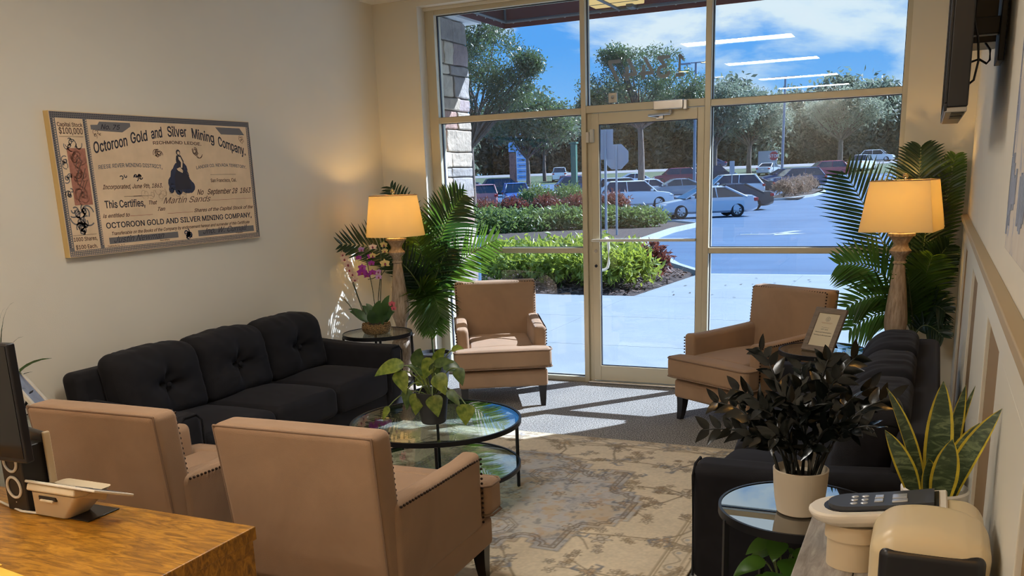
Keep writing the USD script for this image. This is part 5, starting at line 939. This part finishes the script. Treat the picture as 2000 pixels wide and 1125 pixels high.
part(aw, 'valance', box(ax0, ax1, ayf, ayf+.006, az, az+.26), 'awning_cloth'); part(aw, 'top_cloth', extr([(ayf, az+.255), (ayf+.006, az+.262), (.118, 4.36), (.118, 4.35)], ax1-ax0) if False else (np.array([(x, y, z) for x in (ax0, ax1) for y, z in ((ayf, az+.25), (ayf+.008, az+.258), (.118, 4.37), (.118, 4.36))]), np.array([[0, 2, 1], [0, 3, 2], [4, 5, 6], [4, 6, 7], [0, 1, 5], [0, 5, 4], [1, 2, 6], [1, 6, 5], [2, 3, 7], [2, 7, 6], [3, 0, 4], [3, 4, 7]])), 'awning_cloth')
for x in (ax0, ax1-.006):
    P_ = [(.118, az), (ayf, az), (ayf, az+.25), (.118, 4.36)]; part(aw, 'side_cloth', (np.array([(x+dx, y, z) for dx in (0, .006) for y, z in P_]), np.array([[0, 1, 2], [0, 2, 3], [4, 6, 5], [4, 7, 6], [0, 5, 1], [0, 4, 5], [1, 6, 2], [1, 5, 6], [2, 7, 3], [2, 6, 7], [3, 4, 0], [3, 7, 4]])), 'awning_cloth')
paint('awning_frame', (.10, .11, .12), .5, metallic=.3)
for a, b in (((ax0+.03, ayf-.03, az+.05), (ax1-.03, ayf-.03, az+.05)), ((ax0+.03, ayf-.03, az+.24), (ax1-.03, ayf-.03, az+.24))): part(aw, 'frame_tube', rod(a, b, .014, 8), 'awning_frame')
for x in (ax0+.03, 1.22, 2.4, 3.5, ax1-.03): part(aw, 'frame_tube', cat(rod((x, .13, az+.05), (x, ayf-.03, az+.05), .013, 8), rod((x, ayf-.03, az+.24), (x, .13, 4.30), .013, 8), rod((x, ayf-.03, az+.05), (x, ayf-.03, az+.24), .013, 8)), 'awning_frame')
part(aw, 'grommets', cat([mv(ball((0, 0, 0), (.010, .004, .010), 1), (x, ayf-.002, az+.045)) for x in np.arange(ax0+.1, ax1, .168)] + [mv(ball((0, 0, 0), (.004, .010, .010), 1), (ax0+.008, y, az+.045)) for y in np.arange(.25, ayf, .168)]), 'steel', True, kind='stuff')
glow('sign_lamp', (1.0, .72, .30), .85)
for k, (x0, x1) in enumerate(((1.03, 1.47), (1.80, 2.3), (3.0, 3.5))):
    f = thing('awning_light', ('yellow lit light box under the awning above the door, left one', 'yellow lit light box under the awning near the right mullion', 'yellow lit light box under the far right of the awning')[k], 'light fixture', ((x0+x1)/2, .86, 3.07)); w_ = (x1-x0)/2
    part(f, 'housing', rbox(-w_, w_, -.16, .18, .0, .10, .01), 'sign_lamp'); part(f, 'clamp', cat(rbox(w_*.35, w_*.62, .10, .24, -.03, .06, .012), rbox(w_*.42, w_*.55, .12, .36, .02, .05, .004)), 'awning_frame'); part(f, 'seam', box(-w_-.002, w_+.002, -.02, -.01, -.003, .101), 'awning_frame')
# trash bin by the pillar
paint('bin_blue', (.10, .16, .26), .4)
tbn = thing('trash_bin', 'dark blue-gray flared trash bin beside the stone pillar outside', 'bin', (-2.42, 5.1, -.02)); part(tbn, 'body', lathe([(0, 0), (.16, 0), (.17, .05), (.18, .55), (.20, .74), (.26, .86), (.24, .86), (.18, .74), (0, .72)], 32), 'bin_blue', 40); part(tbn, 'rim', ring((0, 0, .86), .255, .016, 40, 8), 'bin_blue', True)

# ================================================================= foliage
leafy('hedge_lime', (.09, .15, .022), (.34, .40, .07), .35, .4, 3.5, tint=(.40, .46, .06)); leafy('hedge_green', (.045, .085, .03), (.17, .23, .08), .4, .35, 3.5, tint=(.20, .28, .07)); leafy('croton_red', (.06, .025, .022), (.22, .075, .055), .45, .3, 6, tint=(.3, .08, .05)); leafy('dry_brown', (.09, .06, .045), (.25, .17, .12), .6, .3, 6)
leafy('oak_leaf', (.05, .07, .045), (.17, .20, .13), .28, .3, .8, .7, tint=(.12, .19, .05)); leafy('back_leaf', (.075, .105, .085), (.17, .21, .15), .5, .35, .35, .4); leafy('back_leaf_pale', (.12, .15, .115), (.24, .27, .19), .5, .35, .35, .4); leafy('back_leaf_brown', (.13, .115, .095), (.23, .20, .155), .5, .35, .35, .4); paint('bark', (.15, .115, .095), .9, var=.35, vs=9, bump=.8, bs=14, stretch=(1, 1, .25))
def leaves(C_, n_per, spread, l, w, seed, flat_=0., up=0.):
    """leaf blades round cluster centres C_ as one mesh (two bent triangles a leaf)"""
    g = np.random.default_rng(seed); C_ = np.asarray(C_, float); n = len(C_)*n_per; c = np.repeat(C_, n_per, 0) + g.normal(0, 1, (n, 3))*np.array(spread)
    d = g.normal(0, 1, (n, 3)); d[:, 2] = d[:, 2]*(1-flat_) + up; d /= np.linalg.norm(d, axis=1, keepdims=True); s = np.cross(d, g.normal(0, 1, (n, 3))); s /= np.linalg.norm(s, axis=1, keepdims=True); nn = np.cross(s, d); L = l*g.uniform(.7, 1.3, (n, 1)); W_ = w*g.uniform(.7, 1.3, (n, 1))
    v = np.stack([c, c + d*L*.5 + s*W_ + nn*W_*.3, c + d*L, c + d*L*.5 - s*W_ + nn*W_*.3], 1).reshape(-1, 3); i = np.arange(n)[:, None]*4
    return v, np.vstack([i + [0, 1, 2], i + [0, 2, 3]])
def branches(root, tips, r0, seed, wob=.12):
    g = np.random.default_rng(seed); ms = []
    for t_ in tips:
        a, b = np.array(root, float), np.array(t_, float); m_ = (a+b)/2 + np.array([0, 0, .12*np.linalg.norm(b-a)]) + g.normal(0, wob*np.linalg.norm(b-a), 3)*np.array([1, 1, .3]); t = np.linspace(0, 1, 9)[:, None]; ms.append(tube(a*(1-t)**2 + 2*m_*t*(1-t) + b*t*t, np.linspace(r0, r0*.16, 9), 6))
    return cat(ms)
def tree(name, label, loc, trunk_h, tr, blobs, n_cl, n_per, ll, lw, look, seed, group=None, spread=.35, lean_=(0, 0), rz=0):
    t = thing(name, label, 'tree', loc, rz, group, sc=1.0); g = np.random.default_rng(seed); C_ = []
    for (bx_, by_, bz_, rx_, ry_, rz_) in blobs:
        k = int(n_cl/len(blobs)); u = g.normal(0, 1, (k, 3)); u /= np.linalg.norm(u, axis=1, keepdims=True); C_.append(np.array([bx_, by_, bz_]) + u*np.array([rx_, ry_, rz_])*g.uniform(.35, 1., (k, 1))**.5)
    C_ = np.vstack(C_); top = np.array([lean_[0], lean_[1], trunk_h]); q = np.linspace(0, 1, 8)[:, None]; P_ = top*q + np.array([.10*math.sin(seed), .1*math.cos(seed), 0])*np.sin(q*PI)
    part(t, 'trunk', tube(P_, tr*np.linspace(1.15, .75, 8), 10), 'bark', True)
    tips_ = C_[g.choice(len(C_), min(len(C_), 34), replace=False)]; part(t, 'branch', branches(top - np.array([0, 0, .1]), tips_, tr*.42, seed+1), 'bark', True)
    part(t, 'foliage', leaves(C_, n_per, spread, ll, lw, seed+2), look, kind='stuff'); return t
# oaks in the lot
tree('oak_tree', 'near oak with silvery leaves left of the door, its crown beside the stone pillar', (-15.6, 31.2, -.48), 3.6, .17, [(.1, 0, 6.0, 1.6, 1.8, 1.5), (1.2, .2, 7.3, 1.6, 1.5, 1.2), (-1.0, .3, 7.4, 1.8, 1.6, 1.3), (2.1, 0, 5.9, 1.1, 1.0, .9), (-1.6, 0, 5.7, 1.4, 1.4, 1.2), (.4, .3, 8.6, 1.3, 1.2, .8), (2.9, .2, 6.9, .5, .5, .35)], 1000, 22, .15, .030, 'oak_leaf', 31, spread=.16)
tree('oak_tree', 'oak tree with a straight trunk seen through the door and its transom', (-13.4, 50.4, -.45), 4.9, .22, [(0, 0, 6.9, 2.2, 2.2, 1.2), (-2.2, .2, 7.4, 1.9, 1.6, 1.0), (2.3, 0, 7.2, 1.9, 1.6, 1.0), (.4, .3, 8.7, 2.2, 1.8, .9), (3.4, .2, 6.3, 1.0, 1.2, .6), (-3.3, .2, 6.5, .9, 1.0, .7), (-1.6, 0, 9.2, 1.0, .9, .5)], 1050, 17, .18, .036, 'oak_leaf', 32, spread=.18)
mids = [((-33.2, 78, .07), 6.2, .22, 'mid-distance oak with a thin pale trunk left of the door'), ((-45.5, 112, 1.0), 6.4, .24, 'farther oak with a forked pale trunk beside the left mullion'), ((-19.2, 99, .6), 6.8, .26, 'dark oak tree low behind the red cars, seen through the door'), ((-17.8, 112, .95), 6.3, .3, 'oak at the left edge of the right pane, taller than its neighbors'), ((-8.3, 125, 1.6), 6.2, .35, 'broad oak with spreading bare limbs behind the white pickup')]
for k, (l_, h_, r_, lb) in enumerate(mids): tree('lot_oak', lb, l_, h_*.55, r_, [(0, 0, h_, 3.2, 3, 1.9), (-2.3, .3, h_+.9, 2.4, 2.4, 1.5), (2.4, 0, h_+.6, 2.4, 2.4, 1.5), (.2, .4, h_+2.2, 2.4, 2.2, 1.3)], 260, 34, .40, .085, ('oak_leaf', 'back_leaf', 'back_leaf', 'back_leaf', 'back_leaf_pale')[k], 40+k, spread=.42)
# the tree line beyond the road
pro = []
for k, (look, h_) in enumerate((('back_leaf', 8.0), ('back_leaf_pale', 6.6), ('back_leaf_brown', 7.2))):
    lb = ('dark green tree in the hazy tree line beyond the road', 'pale green tree in the hazy tree line beyond the road', 'brownish tree in the hazy tree line beyond the road')[k]
    pro.append((tree('treeline_tree', lb, (-200 + k*12, 175, 2.2), h_*.35, .3, [(0, 0, h_*.55, 3.6, 3, 3.2), (-2.2, 0, h_*.78, 2.6, 2.2, 2.2), (2.2, .4, h_*.72, 2.6, 2.2, 2.4), (0, 0, h_*.95, 2.2, 2, 1.8), (1, 0, 1.8, 4.0, 2.2, 1.6)], 300, 24, .75, .17, look, 60+k, group=('dark', 'pale', 'brown')[k] + ' trees of the tree line', spread=.6), lb))
tg = np.random.default_rng(15); row = []
for x in np.arange(-118, 30, 4.3): row.append((x + tg.uniform(-1.5, 1.5), 158 + tg.uniform(-5, 12)))
for x in np.arange(-150, 40, 9.): row.append((x + tg.uniform(-2, 2), 178 + tg.uniform(-4, 10)))
for j, (x, y) in enumerate(row):
    k = int(tg.choice([0, 0, 0, 1, 2] if x < -14 else [0, 1, 1, 2, 2])); s = tg.uniform(.85, 1.2)*(1.12 if x > -14 else 1.25)*(1.22 if y > 172 else 1); copy(pro[k][0], (x, y, GZ(y)-.3), tg.uniform(0, 360), pro[k][1], sc=s)
# bushes
def bush(name, label, loc, r, h, n, look, ll, lw, seed, group=None, stems=7, sp=.07, cat_='bush'):
    t = thing(name, label, cat_, loc, 0, group, sc=1.0); g = np.random.default_rng(seed); u = g.normal(0, 1, (n, 3)); u[:, 2] = np.abs(u[:, 2])*.9 - .12; u /= np.linalg.norm(u, axis=1, keepdims=True); C_ = u*np.array([r, r, h*.62])*g.uniform(.55, 1.02, (n, 1)) + np.array([0, 0, h*.36])
    part(t, 'stem', branches((0, 0, 0), C_[g.choice(n, stems, replace=False)], .018, seed), 'bark', True); part(t, 'foliage', leaves(C_, 9, sp, ll, lw, seed+1, up=.25), look, kind='stuff'); return t
lime = bush('lime_bush', 'yellow-green bush by the sidewalk, right beside the door glass', (-.62, 6.55, -.0), .60, .58, 240, 'hedge_lime', .13, .026, 80)
for k, (x, y, s, lb) in enumerate(((-1.55, 6.75, 1.0, 'yellow-green bush by the sidewalk, second from the door'), (-2.45, 6.95, .95, 'yellow-green bush at the sidewalk just right of the trash bin'), (-3.5, 7.2, 1.05, 'yellow-green bush behind the trash bin'), (-1.05, 7.9, 1.0, 'yellow-green bush in the second row behind the door'), (-2.1, 8.1, 1.05, 'yellow-green bush in the second row, left of the mullion'), (-3.4, 8.9, 1.0, 'yellow-green bush farthest left in the second row'), (-2.3, 9.9, .95, 'yellow-green bush at the back of the front planting'))): copy(lime, (x, y, -.0 if y < 8.4 else -.06), 40*k, lb, sc=(s, s, s*.98))
bush('croton_bush', 'small reddish bush at the right end of the front planting', (-.36, 7.75, 0), .25, .50, 60, 'croton_red', .15, .022, 90, sp=.05)
hed = bush('hedge_bush', 'clipped green hedge bush at the right end of the middle row', (-6.55, 27.6, -.38), 1.0, .70, 380, 'hedge_green', .17, .036, 81, sp=.10)
for k, (x, y, lb) in enumerate(((-7.9, 27.3, 'clipped green hedge bush second from the right in the middle row'), (-9.2, 26.2, 'clipped green hedge bush just left of the door in the middle row'), (-10.3, 25.0, 'clipped green hedge bush in the middle row left of the mullion'), (-11.2, 23.6, 'clipped green hedge bush in the middle row at mid pane'), (-11.9, 22.2, 'clipped green hedge bush in the middle row nearer the pillar'), (-12.6, 20.8, 'clipped green hedge bush beside the stone pillar'))): copy(hed, (x, y, GZ(y)+.1), 50*k, lb, sc=(1.15, 1.15, 1.02 + .05*(k % 2) + .03*k))
cop = bush('copperleaf_bush', 'reddish-brown bush behind the hedge, left of the door mullion', (-14.6, 42.5, -.52), .95, 1.0, 240, 'croton_red', .24, .034, 82, sp=.13)
for k, (x, y, s, lb) in enumerate(((-16.4, 42.2, 1., 'reddish-brown bush behind the hedge at mid left pane'), (-18.3, 41.5, .95, 'reddish-brown bush in front of the blue car'), (-19.6, 40.3, .9, 'reddish-brown bush in front of the salmon car'), (-20.6, 38.6, .9, 'reddish-brown bush nearest the pillar'), (-12.9, 43.2, 1.05, 'reddish-brown bush behind the signposts'))): copy(cop, (x, y, -.5), 33*k, lb, sc=s)
gy_ = bush('pale_bush', 'pale green bush below the red car', (-19.0, 52.5, -.4), 1.3, 1.5, 220, 'hedge_green', .24, .04, 83, sp=.15); copy(gy_, (-21.2, 52.0, -.4), 60, 'pale green bush beside the thin pale trunk')
isl = thing('planted_island', None, None, kind='structure'); ix = np.array([(-6.6, 54.5), (-4.9, 56.0), (-4.0, 60), (-3.9, 66), (-4.4, 69.2), (-6.2, 70)])
tt = np.linspace(0, 5, 40); part(isl, 'curb', curb(np.interp(tt, np.arange(6), ix[:, 0]), np.interp(tt, np.arange(6), ix[:, 1])), 'curb_concrete', 30); part(isl, 'mulch', terrain(-6.6, -4.25, 6, np.linspace(55.5, 69.2, 14), .12), 'mulch', True)
dry = bush('dry_bush', 'dry brown bush at the near end of the parking island', (-5.55, 57.4, -.22), .75, 1.15, 150, 'dry_brown', .22, .028, 84, sp=.13)
for k, (x, y, lb) in enumerate(((-5.2, 60.3, 'dry brown bush second along the parking island'), (-5.2, 63., 'dry brown bush third along the parking island'), (-5.0, 65.8, 'dry brown bush at the far end of the parking island'))): copy(dry, (x, y, GZ(y)+.1), 70*k, lb, sc=1.0)

# ================================================================= street furniture
paint('sign_back', (.34, .38, .44), .5, metallic=.3); paint('galvanized', (.30, .36, .42), .45, metallic=.4); paint('pole_gray', (.17, .21, .27), .5); paint('stop_red', (.45, .03, .04), .5); paint('sign_white', (.72, .75, .78), .5); paint('sign_blue', (.22, .42, .72), .5); paint('brick_red', (.25, .12, .10), .85, var=.2, vs=6); paint('post_green', (.04, .13, .09), .5)
s1 = thing('sign_post', 'gray back of a tall rectangular sign on a perforated post, seen through the door', 'sign', (-5.64, 20.85, -.3), 8); part(s1, 'post', cat(rbox(-.035, .035, -.03, .03, -.05, 2.75, .004, 1)), 'galvanized'); part(s1, 'sign_panel', rbox(-.23, .24, .031, .037, 2.42, 3.32, .02, 2), 'sign_back')
part(s1, 'post_upper', rbox(-.025, .025, -.02, .02, 2.4, 3.30, .003, 1), 'galvanized')
s2 = thing('sign_post', 'gray back of an octagonal stop sign behind the rectangular sign', 'sign', (-5.50, 21.5, -.32), 8); a_ = np.radians(np.arange(22.5, 382, 45)); part(s2, 'post', rbox(-.03, .03, -.025, .025, -.05, 2.9, .004, 1), 'galvanized'); ov = extr(np.stack([.415*np.cos(a_), .415*np.sin(a_)], 1), .006); part(s2, 'sign_panel', mv(ov, (.0, .035, 2.52), rx=90), 'sign_back')
def light_pole(label, loc, H):
    t = thing('light_pole', label, 'lamp post', loc); part(t, 'pole', tube([(0, 0, 0), (0, 0, H*.5), (0, 0, H)], [.14, .12, .09], 10), 'pole_gray', True); part(t, 'base', lathe([(0, 0), (.3, 0), (.3, .6), (0, .6)], 20), 'concrete', 30)
    part(t, 'cross_arm', rbox(-1.0, 1.0, -.05, .05, H-.02, H+.06, .01), 'pole_gray')
    for s in (-1, 1): part(t, 'lamp_head', rbox(s*.85-.42, s*.85+.42, -.2, .2, H-.08, H+.04, .03), 'pole_gray')
light_pole('tall gray parking lot light pole in the right pane', (-9.8, 85, .25), 9.6); light_pole('tall gray parking lot light pole beside the right mullion', (-15.6, 74, -.03), 10.6)
ss = thing('stop_sign', 'small red stop sign at the far lot exit', 'sign', (-13.45, 103.1, .72)); part(ss, 'post', rod((0, 0, 0), (0, 0, 2.6), .04, 8), 'galvanized'); part(ss, 'sign_panel', mv(extr(np.stack([.52*np.cos(a_), .52*np.sin(a_)], 1), .02), (0, -.06, 2.3), rx=90), 'stop_red'); q = text('STOP', .32, .01, True); q = (q[0] - np.array([(q[0][:, 0].max())/2, .16, 0]), q[1]); part(ss, 'lettering', mv(q, (0, -.082, 2.3), rx=90), 'sign_white')
bb = thing('blank_signboard', 'plain pale blue-gray board behind the stop sign', 'sign', (-15.6, 112, 1.0)); part(bb, 'board', rbox(-1.15, 1.15, 0, .1, .9, 2.75, .02), 'sign_back'); part(bb, 'post', rod((-.9, .05, 0), (-.9, .05, 1), .05, 8), 'galvanized'); part(bb, 'post', rod((.9, .05, 0), (.9, .05, 1), .05, 8), 'galvanized')
py = thing('pylon_sign', 'blue-white shopping center pylon sign beyond the left pane cars', 'sign', (-43.6, 99, .62), 12); part(py, 'brick_base', rbox(-1.1, -.2, -.2, .5, 0, 4.0, .02), 'brick_red'); part(py, 'cabinet', rbox(-.2, 1.2, -.25, .4, .6, 4.6, .03), 'sign_white'); part(py, 'top_cabinet', rbox(-1.15, 1.1, -.28, .5, 4.1, 6.2, .05), 'sign_blue'); q = text('PU', .7, .02, True); part(py, 'lettering', mv(q, (.0, -.29, 4.7), rx=90), 'ink')
for k in range(5): part(py, 'name_panel', rbox(-.12, 1.1, -.27, -.25, .8 + .68*k, 1.35 + .68*k, .01, 1), 'sign_blue'); part(py, 'panel_line', box(.1, .95, -.275, -.27, 1.02 + .68*k, 1.12 + .68*k), 'ink_gray')
gp = thing('green_post', 'green painted sign post left of the door mullion', 'post', (-23.3, 64.8, -.26)); part(gp, 'post', rbox(-.22, .22, -.2, .2, 0, 4.4, .02), 'post_green'); part(gp, 'cap', rbox(-.3, .3, -.28, .28, 4.4, 4.55, .02), 'post_green')
hs = thing('bollard_sign', 'thin sign post in front of the silver car row in the right pane', 'sign', (-8.4, 54.3, -.38)); part(hs, 'post', rod((0, 0, 0), (0, 0, 2.0), .03, 8), 'galvanized'); part(hs, 'sign_panel', rbox(-.16, .16, -.02, .0, 1.75, 2.6, .01), 'sign_back')

# ================================================================= cars
reg('car_glass', {'p': ('principled_bsdf', {'base_color': (.012, .02, .035), 'roughness': .05, 'specular_ior_level': .8})}, [], 'p.BSDF')
paint('tire', (.012, .012, .014), .8); paint('alloy', (.42, .44, .47), .3, metallic=.8); paint('tail_red', (.40, .015, .02), .25); paint('head_lamp', (.55, .60, .66), .12); paint('car_trim', (.015, .017, .02), .4); paint('plate', (.6, .62, .62), .5)
CARC = dict(silver=(.46, .53, .62), white=(.70, .76, .82), black=(.012, .015, .022), navy=(.03, .055, .13), red=(.32, .03, .06), darkred=(.20, .025, .035), salmon=(.45, .17, .17), blue=(.05, .13, .42), gray=(.25, .29, .34))
for k_, c in CARC.items(): paint('car_'+k_, c, .28, metallic=.25 if k_ in ('silver', 'gray', 'navy', 'blue') else 0., coat_weight=.8, coat_roughness=.05)
import manifold3d
SHAPE = dict(   # length, width, lower body top profile (x from front, z), greenhouse: base front, roof front, roof rear, base rear, belt, roof
    sedan=(4.6, 1.80, [(0, .50), (.05, .66), (.3, .76), (1.25, .92), (2.2, .95), (3.6, .98), (4.35, .99), (4.55, .90), (4.6, .70)], (1.05, 2.0, 3.05, 4.1), .93, 1.45),
    suv=(4.65, 1.87, [(0, .55), (.04, .80), (.25, .93), (1.15, 1.04), (2.2, 1.08), (4.2, 1.10), (4.55, 1.08), (4.65, .85)], (1.0, 1.75, 3.95, 4.5), 1.06, 1.70),
    pickup=(5.6, 1.95, [(0, .6), (.05, .95), (.3, 1.08), (1.4, 1.15), (2.5, 1.18), (5.5, 1.18), (5.6, .9)], (1.4, 2.0, 3.3, 3.5), 1.16, 1.88))
WB = dict(sedan=(.88, 3.58), suv=(.90, 3.65), pickup=(1.0, 4.5)); WR = dict(sedan=.325, suv=.36, pickup=.39)
def car(kind, col, x, y, head, label, z=None, sc_=1.0):
    L, W, prof, (g1, g2, g3, g4), zb, zr = SHAPE[kind]; r = WR[kind]; t = thing('car', label, 'car', (x, y, GZ(y) if z is None else z), head)
    px_, pz_ = np.array(prof).T; xs_ = np.unique(np.r_[np.linspace(0, L, 22), px_, .02, L-.02]); rings = []
    for u in xs_:
        top = np.interp(u, px_, pz_); e_ = abs(2*u/L - 1); w_ = W/2*(1 - .16*e_**5); zlo = .22 + .12*max(0, e_-.86)/.14; sh = zlo + (top-zlo)*.72
        half = [(0, zlo), (w_*.86, zlo), (w_*.985, zlo+.10), (w_, zlo + (top-zlo)*.5), (w_*.985, sh), (w_*.90, top-.015), (w_*.70, top+.008), (0, top+.02)]; rings.append([(L/2-u, b, c) for b, c in half] + [(L/2-u, -b, c) for b, c in half[-2:0:-1]])
    G_ = np.array(rings); m = grid(G_, wrap_v=True); n = G_.shape[1]; v = np.vstack([m[0], G_[0].mean(0), G_[-1].mean(0)]); k = len(m[0]); i = np.arange(n); e0 = (len(G_)-1)*n
    f = np.vstack([m[1], np.stack([np.full(n, k), (i+1) % n, i], 1), np.stack([np.full(n, k+1), e0+i, e0+(i+1) % n], 1)]); tmh = trimesh.Trimesh(v, f, process=True)
    if tmh.volume < 0: tmh.invert()
    wx = [L/2 - q for q in WB[kind]]; body = (np.asarray(tmh.vertices), np.asarray(tmh.faces))
    try:
        M_ = manifold3d.Manifold(manifold3d.Mesh(vert_properties=np.asarray(tmh.vertices, np.float32), tri_verts=np.asarray(tmh.faces, np.uint32)))
        if M_.status() == manifold3d.Error.NoError and M_.volume() > 0:
            for q in wx: M_ = M_ - manifold3d.Manifold.cylinder(W+1, r+.06, r+.06, 28).rotate((90, 0, 0)).translate((q, (W+1)/2, r+.01))
            o = M_.to_mesh(); body = (np.asarray(o.vert_properties[:, :3]), np.asarray(o.tri_verts))
    except Exception: pass
    part(t, 'body', body, 'car_'+col, 28)
    def hull(P): h_ = trimesh.Trimesh(np.array(P)).convex_hull; return tm(h_)
    wb_, wt_ = W*.455, W*.36
    A_ = lambda u, s, w_, z_: (L/2-u, s*w_, z_)
    gl = [A_(u, s, wb_, zb) for u in (g1, g4) for s in (-1, 1)] + [A_(u, s, wt_, zr-.05) for u in (g2, g3) for s in (-1, 1)]
    part(t, 'windows', hull(gl), 'car_glass')
    part(t, 'roof', hull([A_(u, s, wt_+.015, zr-.055) for u in (g2-.05, g3+.06) for s in (-1, 1)] + [A_(u, s, wt_*.8, zr) for u in (g2+.2, g3-.2) for s in (-1, 1)]), 'car_'+col)
    for s in (-1, 1):
        part(t, 'pillars', cat(*[tube([A_(a, s, wb_*.995, zb-.02), A_(b, s, wt_*1.01, zr-.04)], w_, 6) for a, b, w_ in ((g1+.05, g2+.02, .035), ((g1+g4)/2+.05, (g2+g3)/2+.02, .03), (g4-.06, g3-.02, .06))]), 'car_'+col, True, kind='stuff')
        part(t, 'mirror', rbox(L/2-g1-.42, L/2-g1-.25, s*(W/2+.08)-.08, s*(W/2+.08)+.08, zb-.01, zb+.12, .03), 'car_'+col)
        part(t, 'headlight', rbox(L/2-.42, L/2-.03, s*W*.36-.16, s*W*.36+.13, pz_[1]-.10, pz_[1]+.02, .04), 'head_lamp'); part(t, 'taillight', rbox(-L/2-.005, -L/2+.20, s*W*.40-.16, s*W*.40+.10, zb-.22, zb-.06, .03), 'tail_red')
        for q in wx:
            wl = part(t, 'wheel', mv(lathe([(r*.62, -.10), (r*.9, -.11), (r, -.085), (r, .085), (r*.9, .11), (r*.62, .10)], 24), (q, s*(W/2-.115), r), rx=90), 'tire', 40)
            part(wl, 'rim', mv(cat(lathe([(0, .09), (.05, .095), (.06, .08), (r*.64, .085), (r*.68, .10), (r*.68, .06)] if s < 0 else [(r*.68, -.06), (r*.68, -.10), (r*.64, -.085), (.06, -.08), (.05, -.095), (0, -.09)], 24)), (q, s*(W/2-.115), r), rx=90), 'alloy', 40)
            part(wl, 'rim_gap', cat([mv(rbox(.09, r*.58, -.028, .028, .088 if s < 0 else -.1, .1 if s < 0 else -.088, .008, 1), (0, 0, 0), rz=k_*360/7) for k_ in range(7)]) if False else mv(cat([mv(rbox(.09, r*.58, -.026, .026, .084 if s < 0 else -.094, .094 if s < 0 else -.084, .004, 1), rz=k_*360/7) for k_ in range(7)]), (q, s*(W/2-.115), r), rx=90), 'car_trim', kind='stuff')
    part(t, 'front_grille', rbox(L/2-.08, L/2+.008, -W*.26, W*.26, .36, .56, .03), 'car_trim'); part(t, 'rear_plate', box(-L/2-.012, -L/2+.01, -.16, .16, .62, .76), 'plate')
    if kind == 'pickup': part(t, 'bed', rbox(-L/2+.1, L/2-g4-.1, -W*.40, W*.40, 1.10, 1.205, .01, 1), 'car_trim')
    return t
for a in [('sedan', 'silver', -6.25, 37.45, 209, 'silver sedan parked nose-left, partly behind the right mullion'), ('sedan', 'black', -6.6, 44.4, 203, 'black sedan parked just behind the silver one'), ('suv', 'white', -13.2, 48.6, 20, 'white SUV behind the oak trunk, seen through the door'), ('suv', 'white', -9.4, 58.3, 205, 'white SUV behind the black sedan in the right pane'), ('suv', 'navy', -6.9, 73.0, 208, 'dark blue SUV behind the dry island bushes'), ('suv', 'red', -7.0, 95.2, 205, 'red SUV farthest down the lane in the right pane'), ('pickup', 'white', -4.6, 112, 75, 'white pickup seen from behind below the road'), ('suv', 'white', -4.4, 137.3, -8, 'white SUV driving on the road at the right edge'), ('sedan', 'navy', -28, 136.5, 185, 'dark car on the road just right of the mullion'),
    ('sedan', 'white', -16.6, 64.0, 24, 'white sedan roof behind the white SUV, through the door'), ('suv', 'darkred', -21.2, 88.8, 200, 'dark red SUV through the door, left of a black one'), ('suv', 'black', -18.0, 93., 20, 'black SUV at the right edge of the door glass'), ('sedan', 'gray', -14.2, 62.5, 205, 'gray sedan roof just above the silver sedan'), ('sedan', 'silver', -14.8, 108.5, 80, 'pale sedan below the blank signboard'), ('sedan', 'navy', -9.2, 82, 205, 'dark sedan behind the light pole base'), ('sedan', 'black', -9.9, 66, 205, 'black sedan between the white SUV and dark blue SUV'),
    ('suv', 'salmon', -25.6, 52.6, 118, 'salmon hatchback beside the stone pillar seen from behind'), ('suv', 'blue', -23.9, 54.4, -62, 'bright blue SUV facing us left of the thin trunk'), ('suv', 'red', -27.2, 74.5, -55, 'red car facing us above the pale bushes'), ('pickup', 'white', -42.5, 110, 110, 'white pickup on the left side below the forked oak'), ('suv', 'black', -33.5, 73, 30, 'black SUV behind the bright blue one'), ('suv', 'white', -36.8, 69.5, 25, 'white SUV next to the stone pillar'), ('sedan', 'navy', -40, 78, 20, 'dark blue sedan above the white SUV by the pillar'), ('suv', 'black', -46, 88, 25, 'black SUV farthest left beside the pillar'), ('suv', 'navy', -25.2, 71.5, 30, 'dark blue SUV beside the green post'), ('suv', 'silver', -17.8, 60.5, 24, 'silver SUV partly behind the signposts'), ('sedan', 'white', -24, 84.5, 24, 'pale sedan roof through the door below the far oak')]: car(*a)
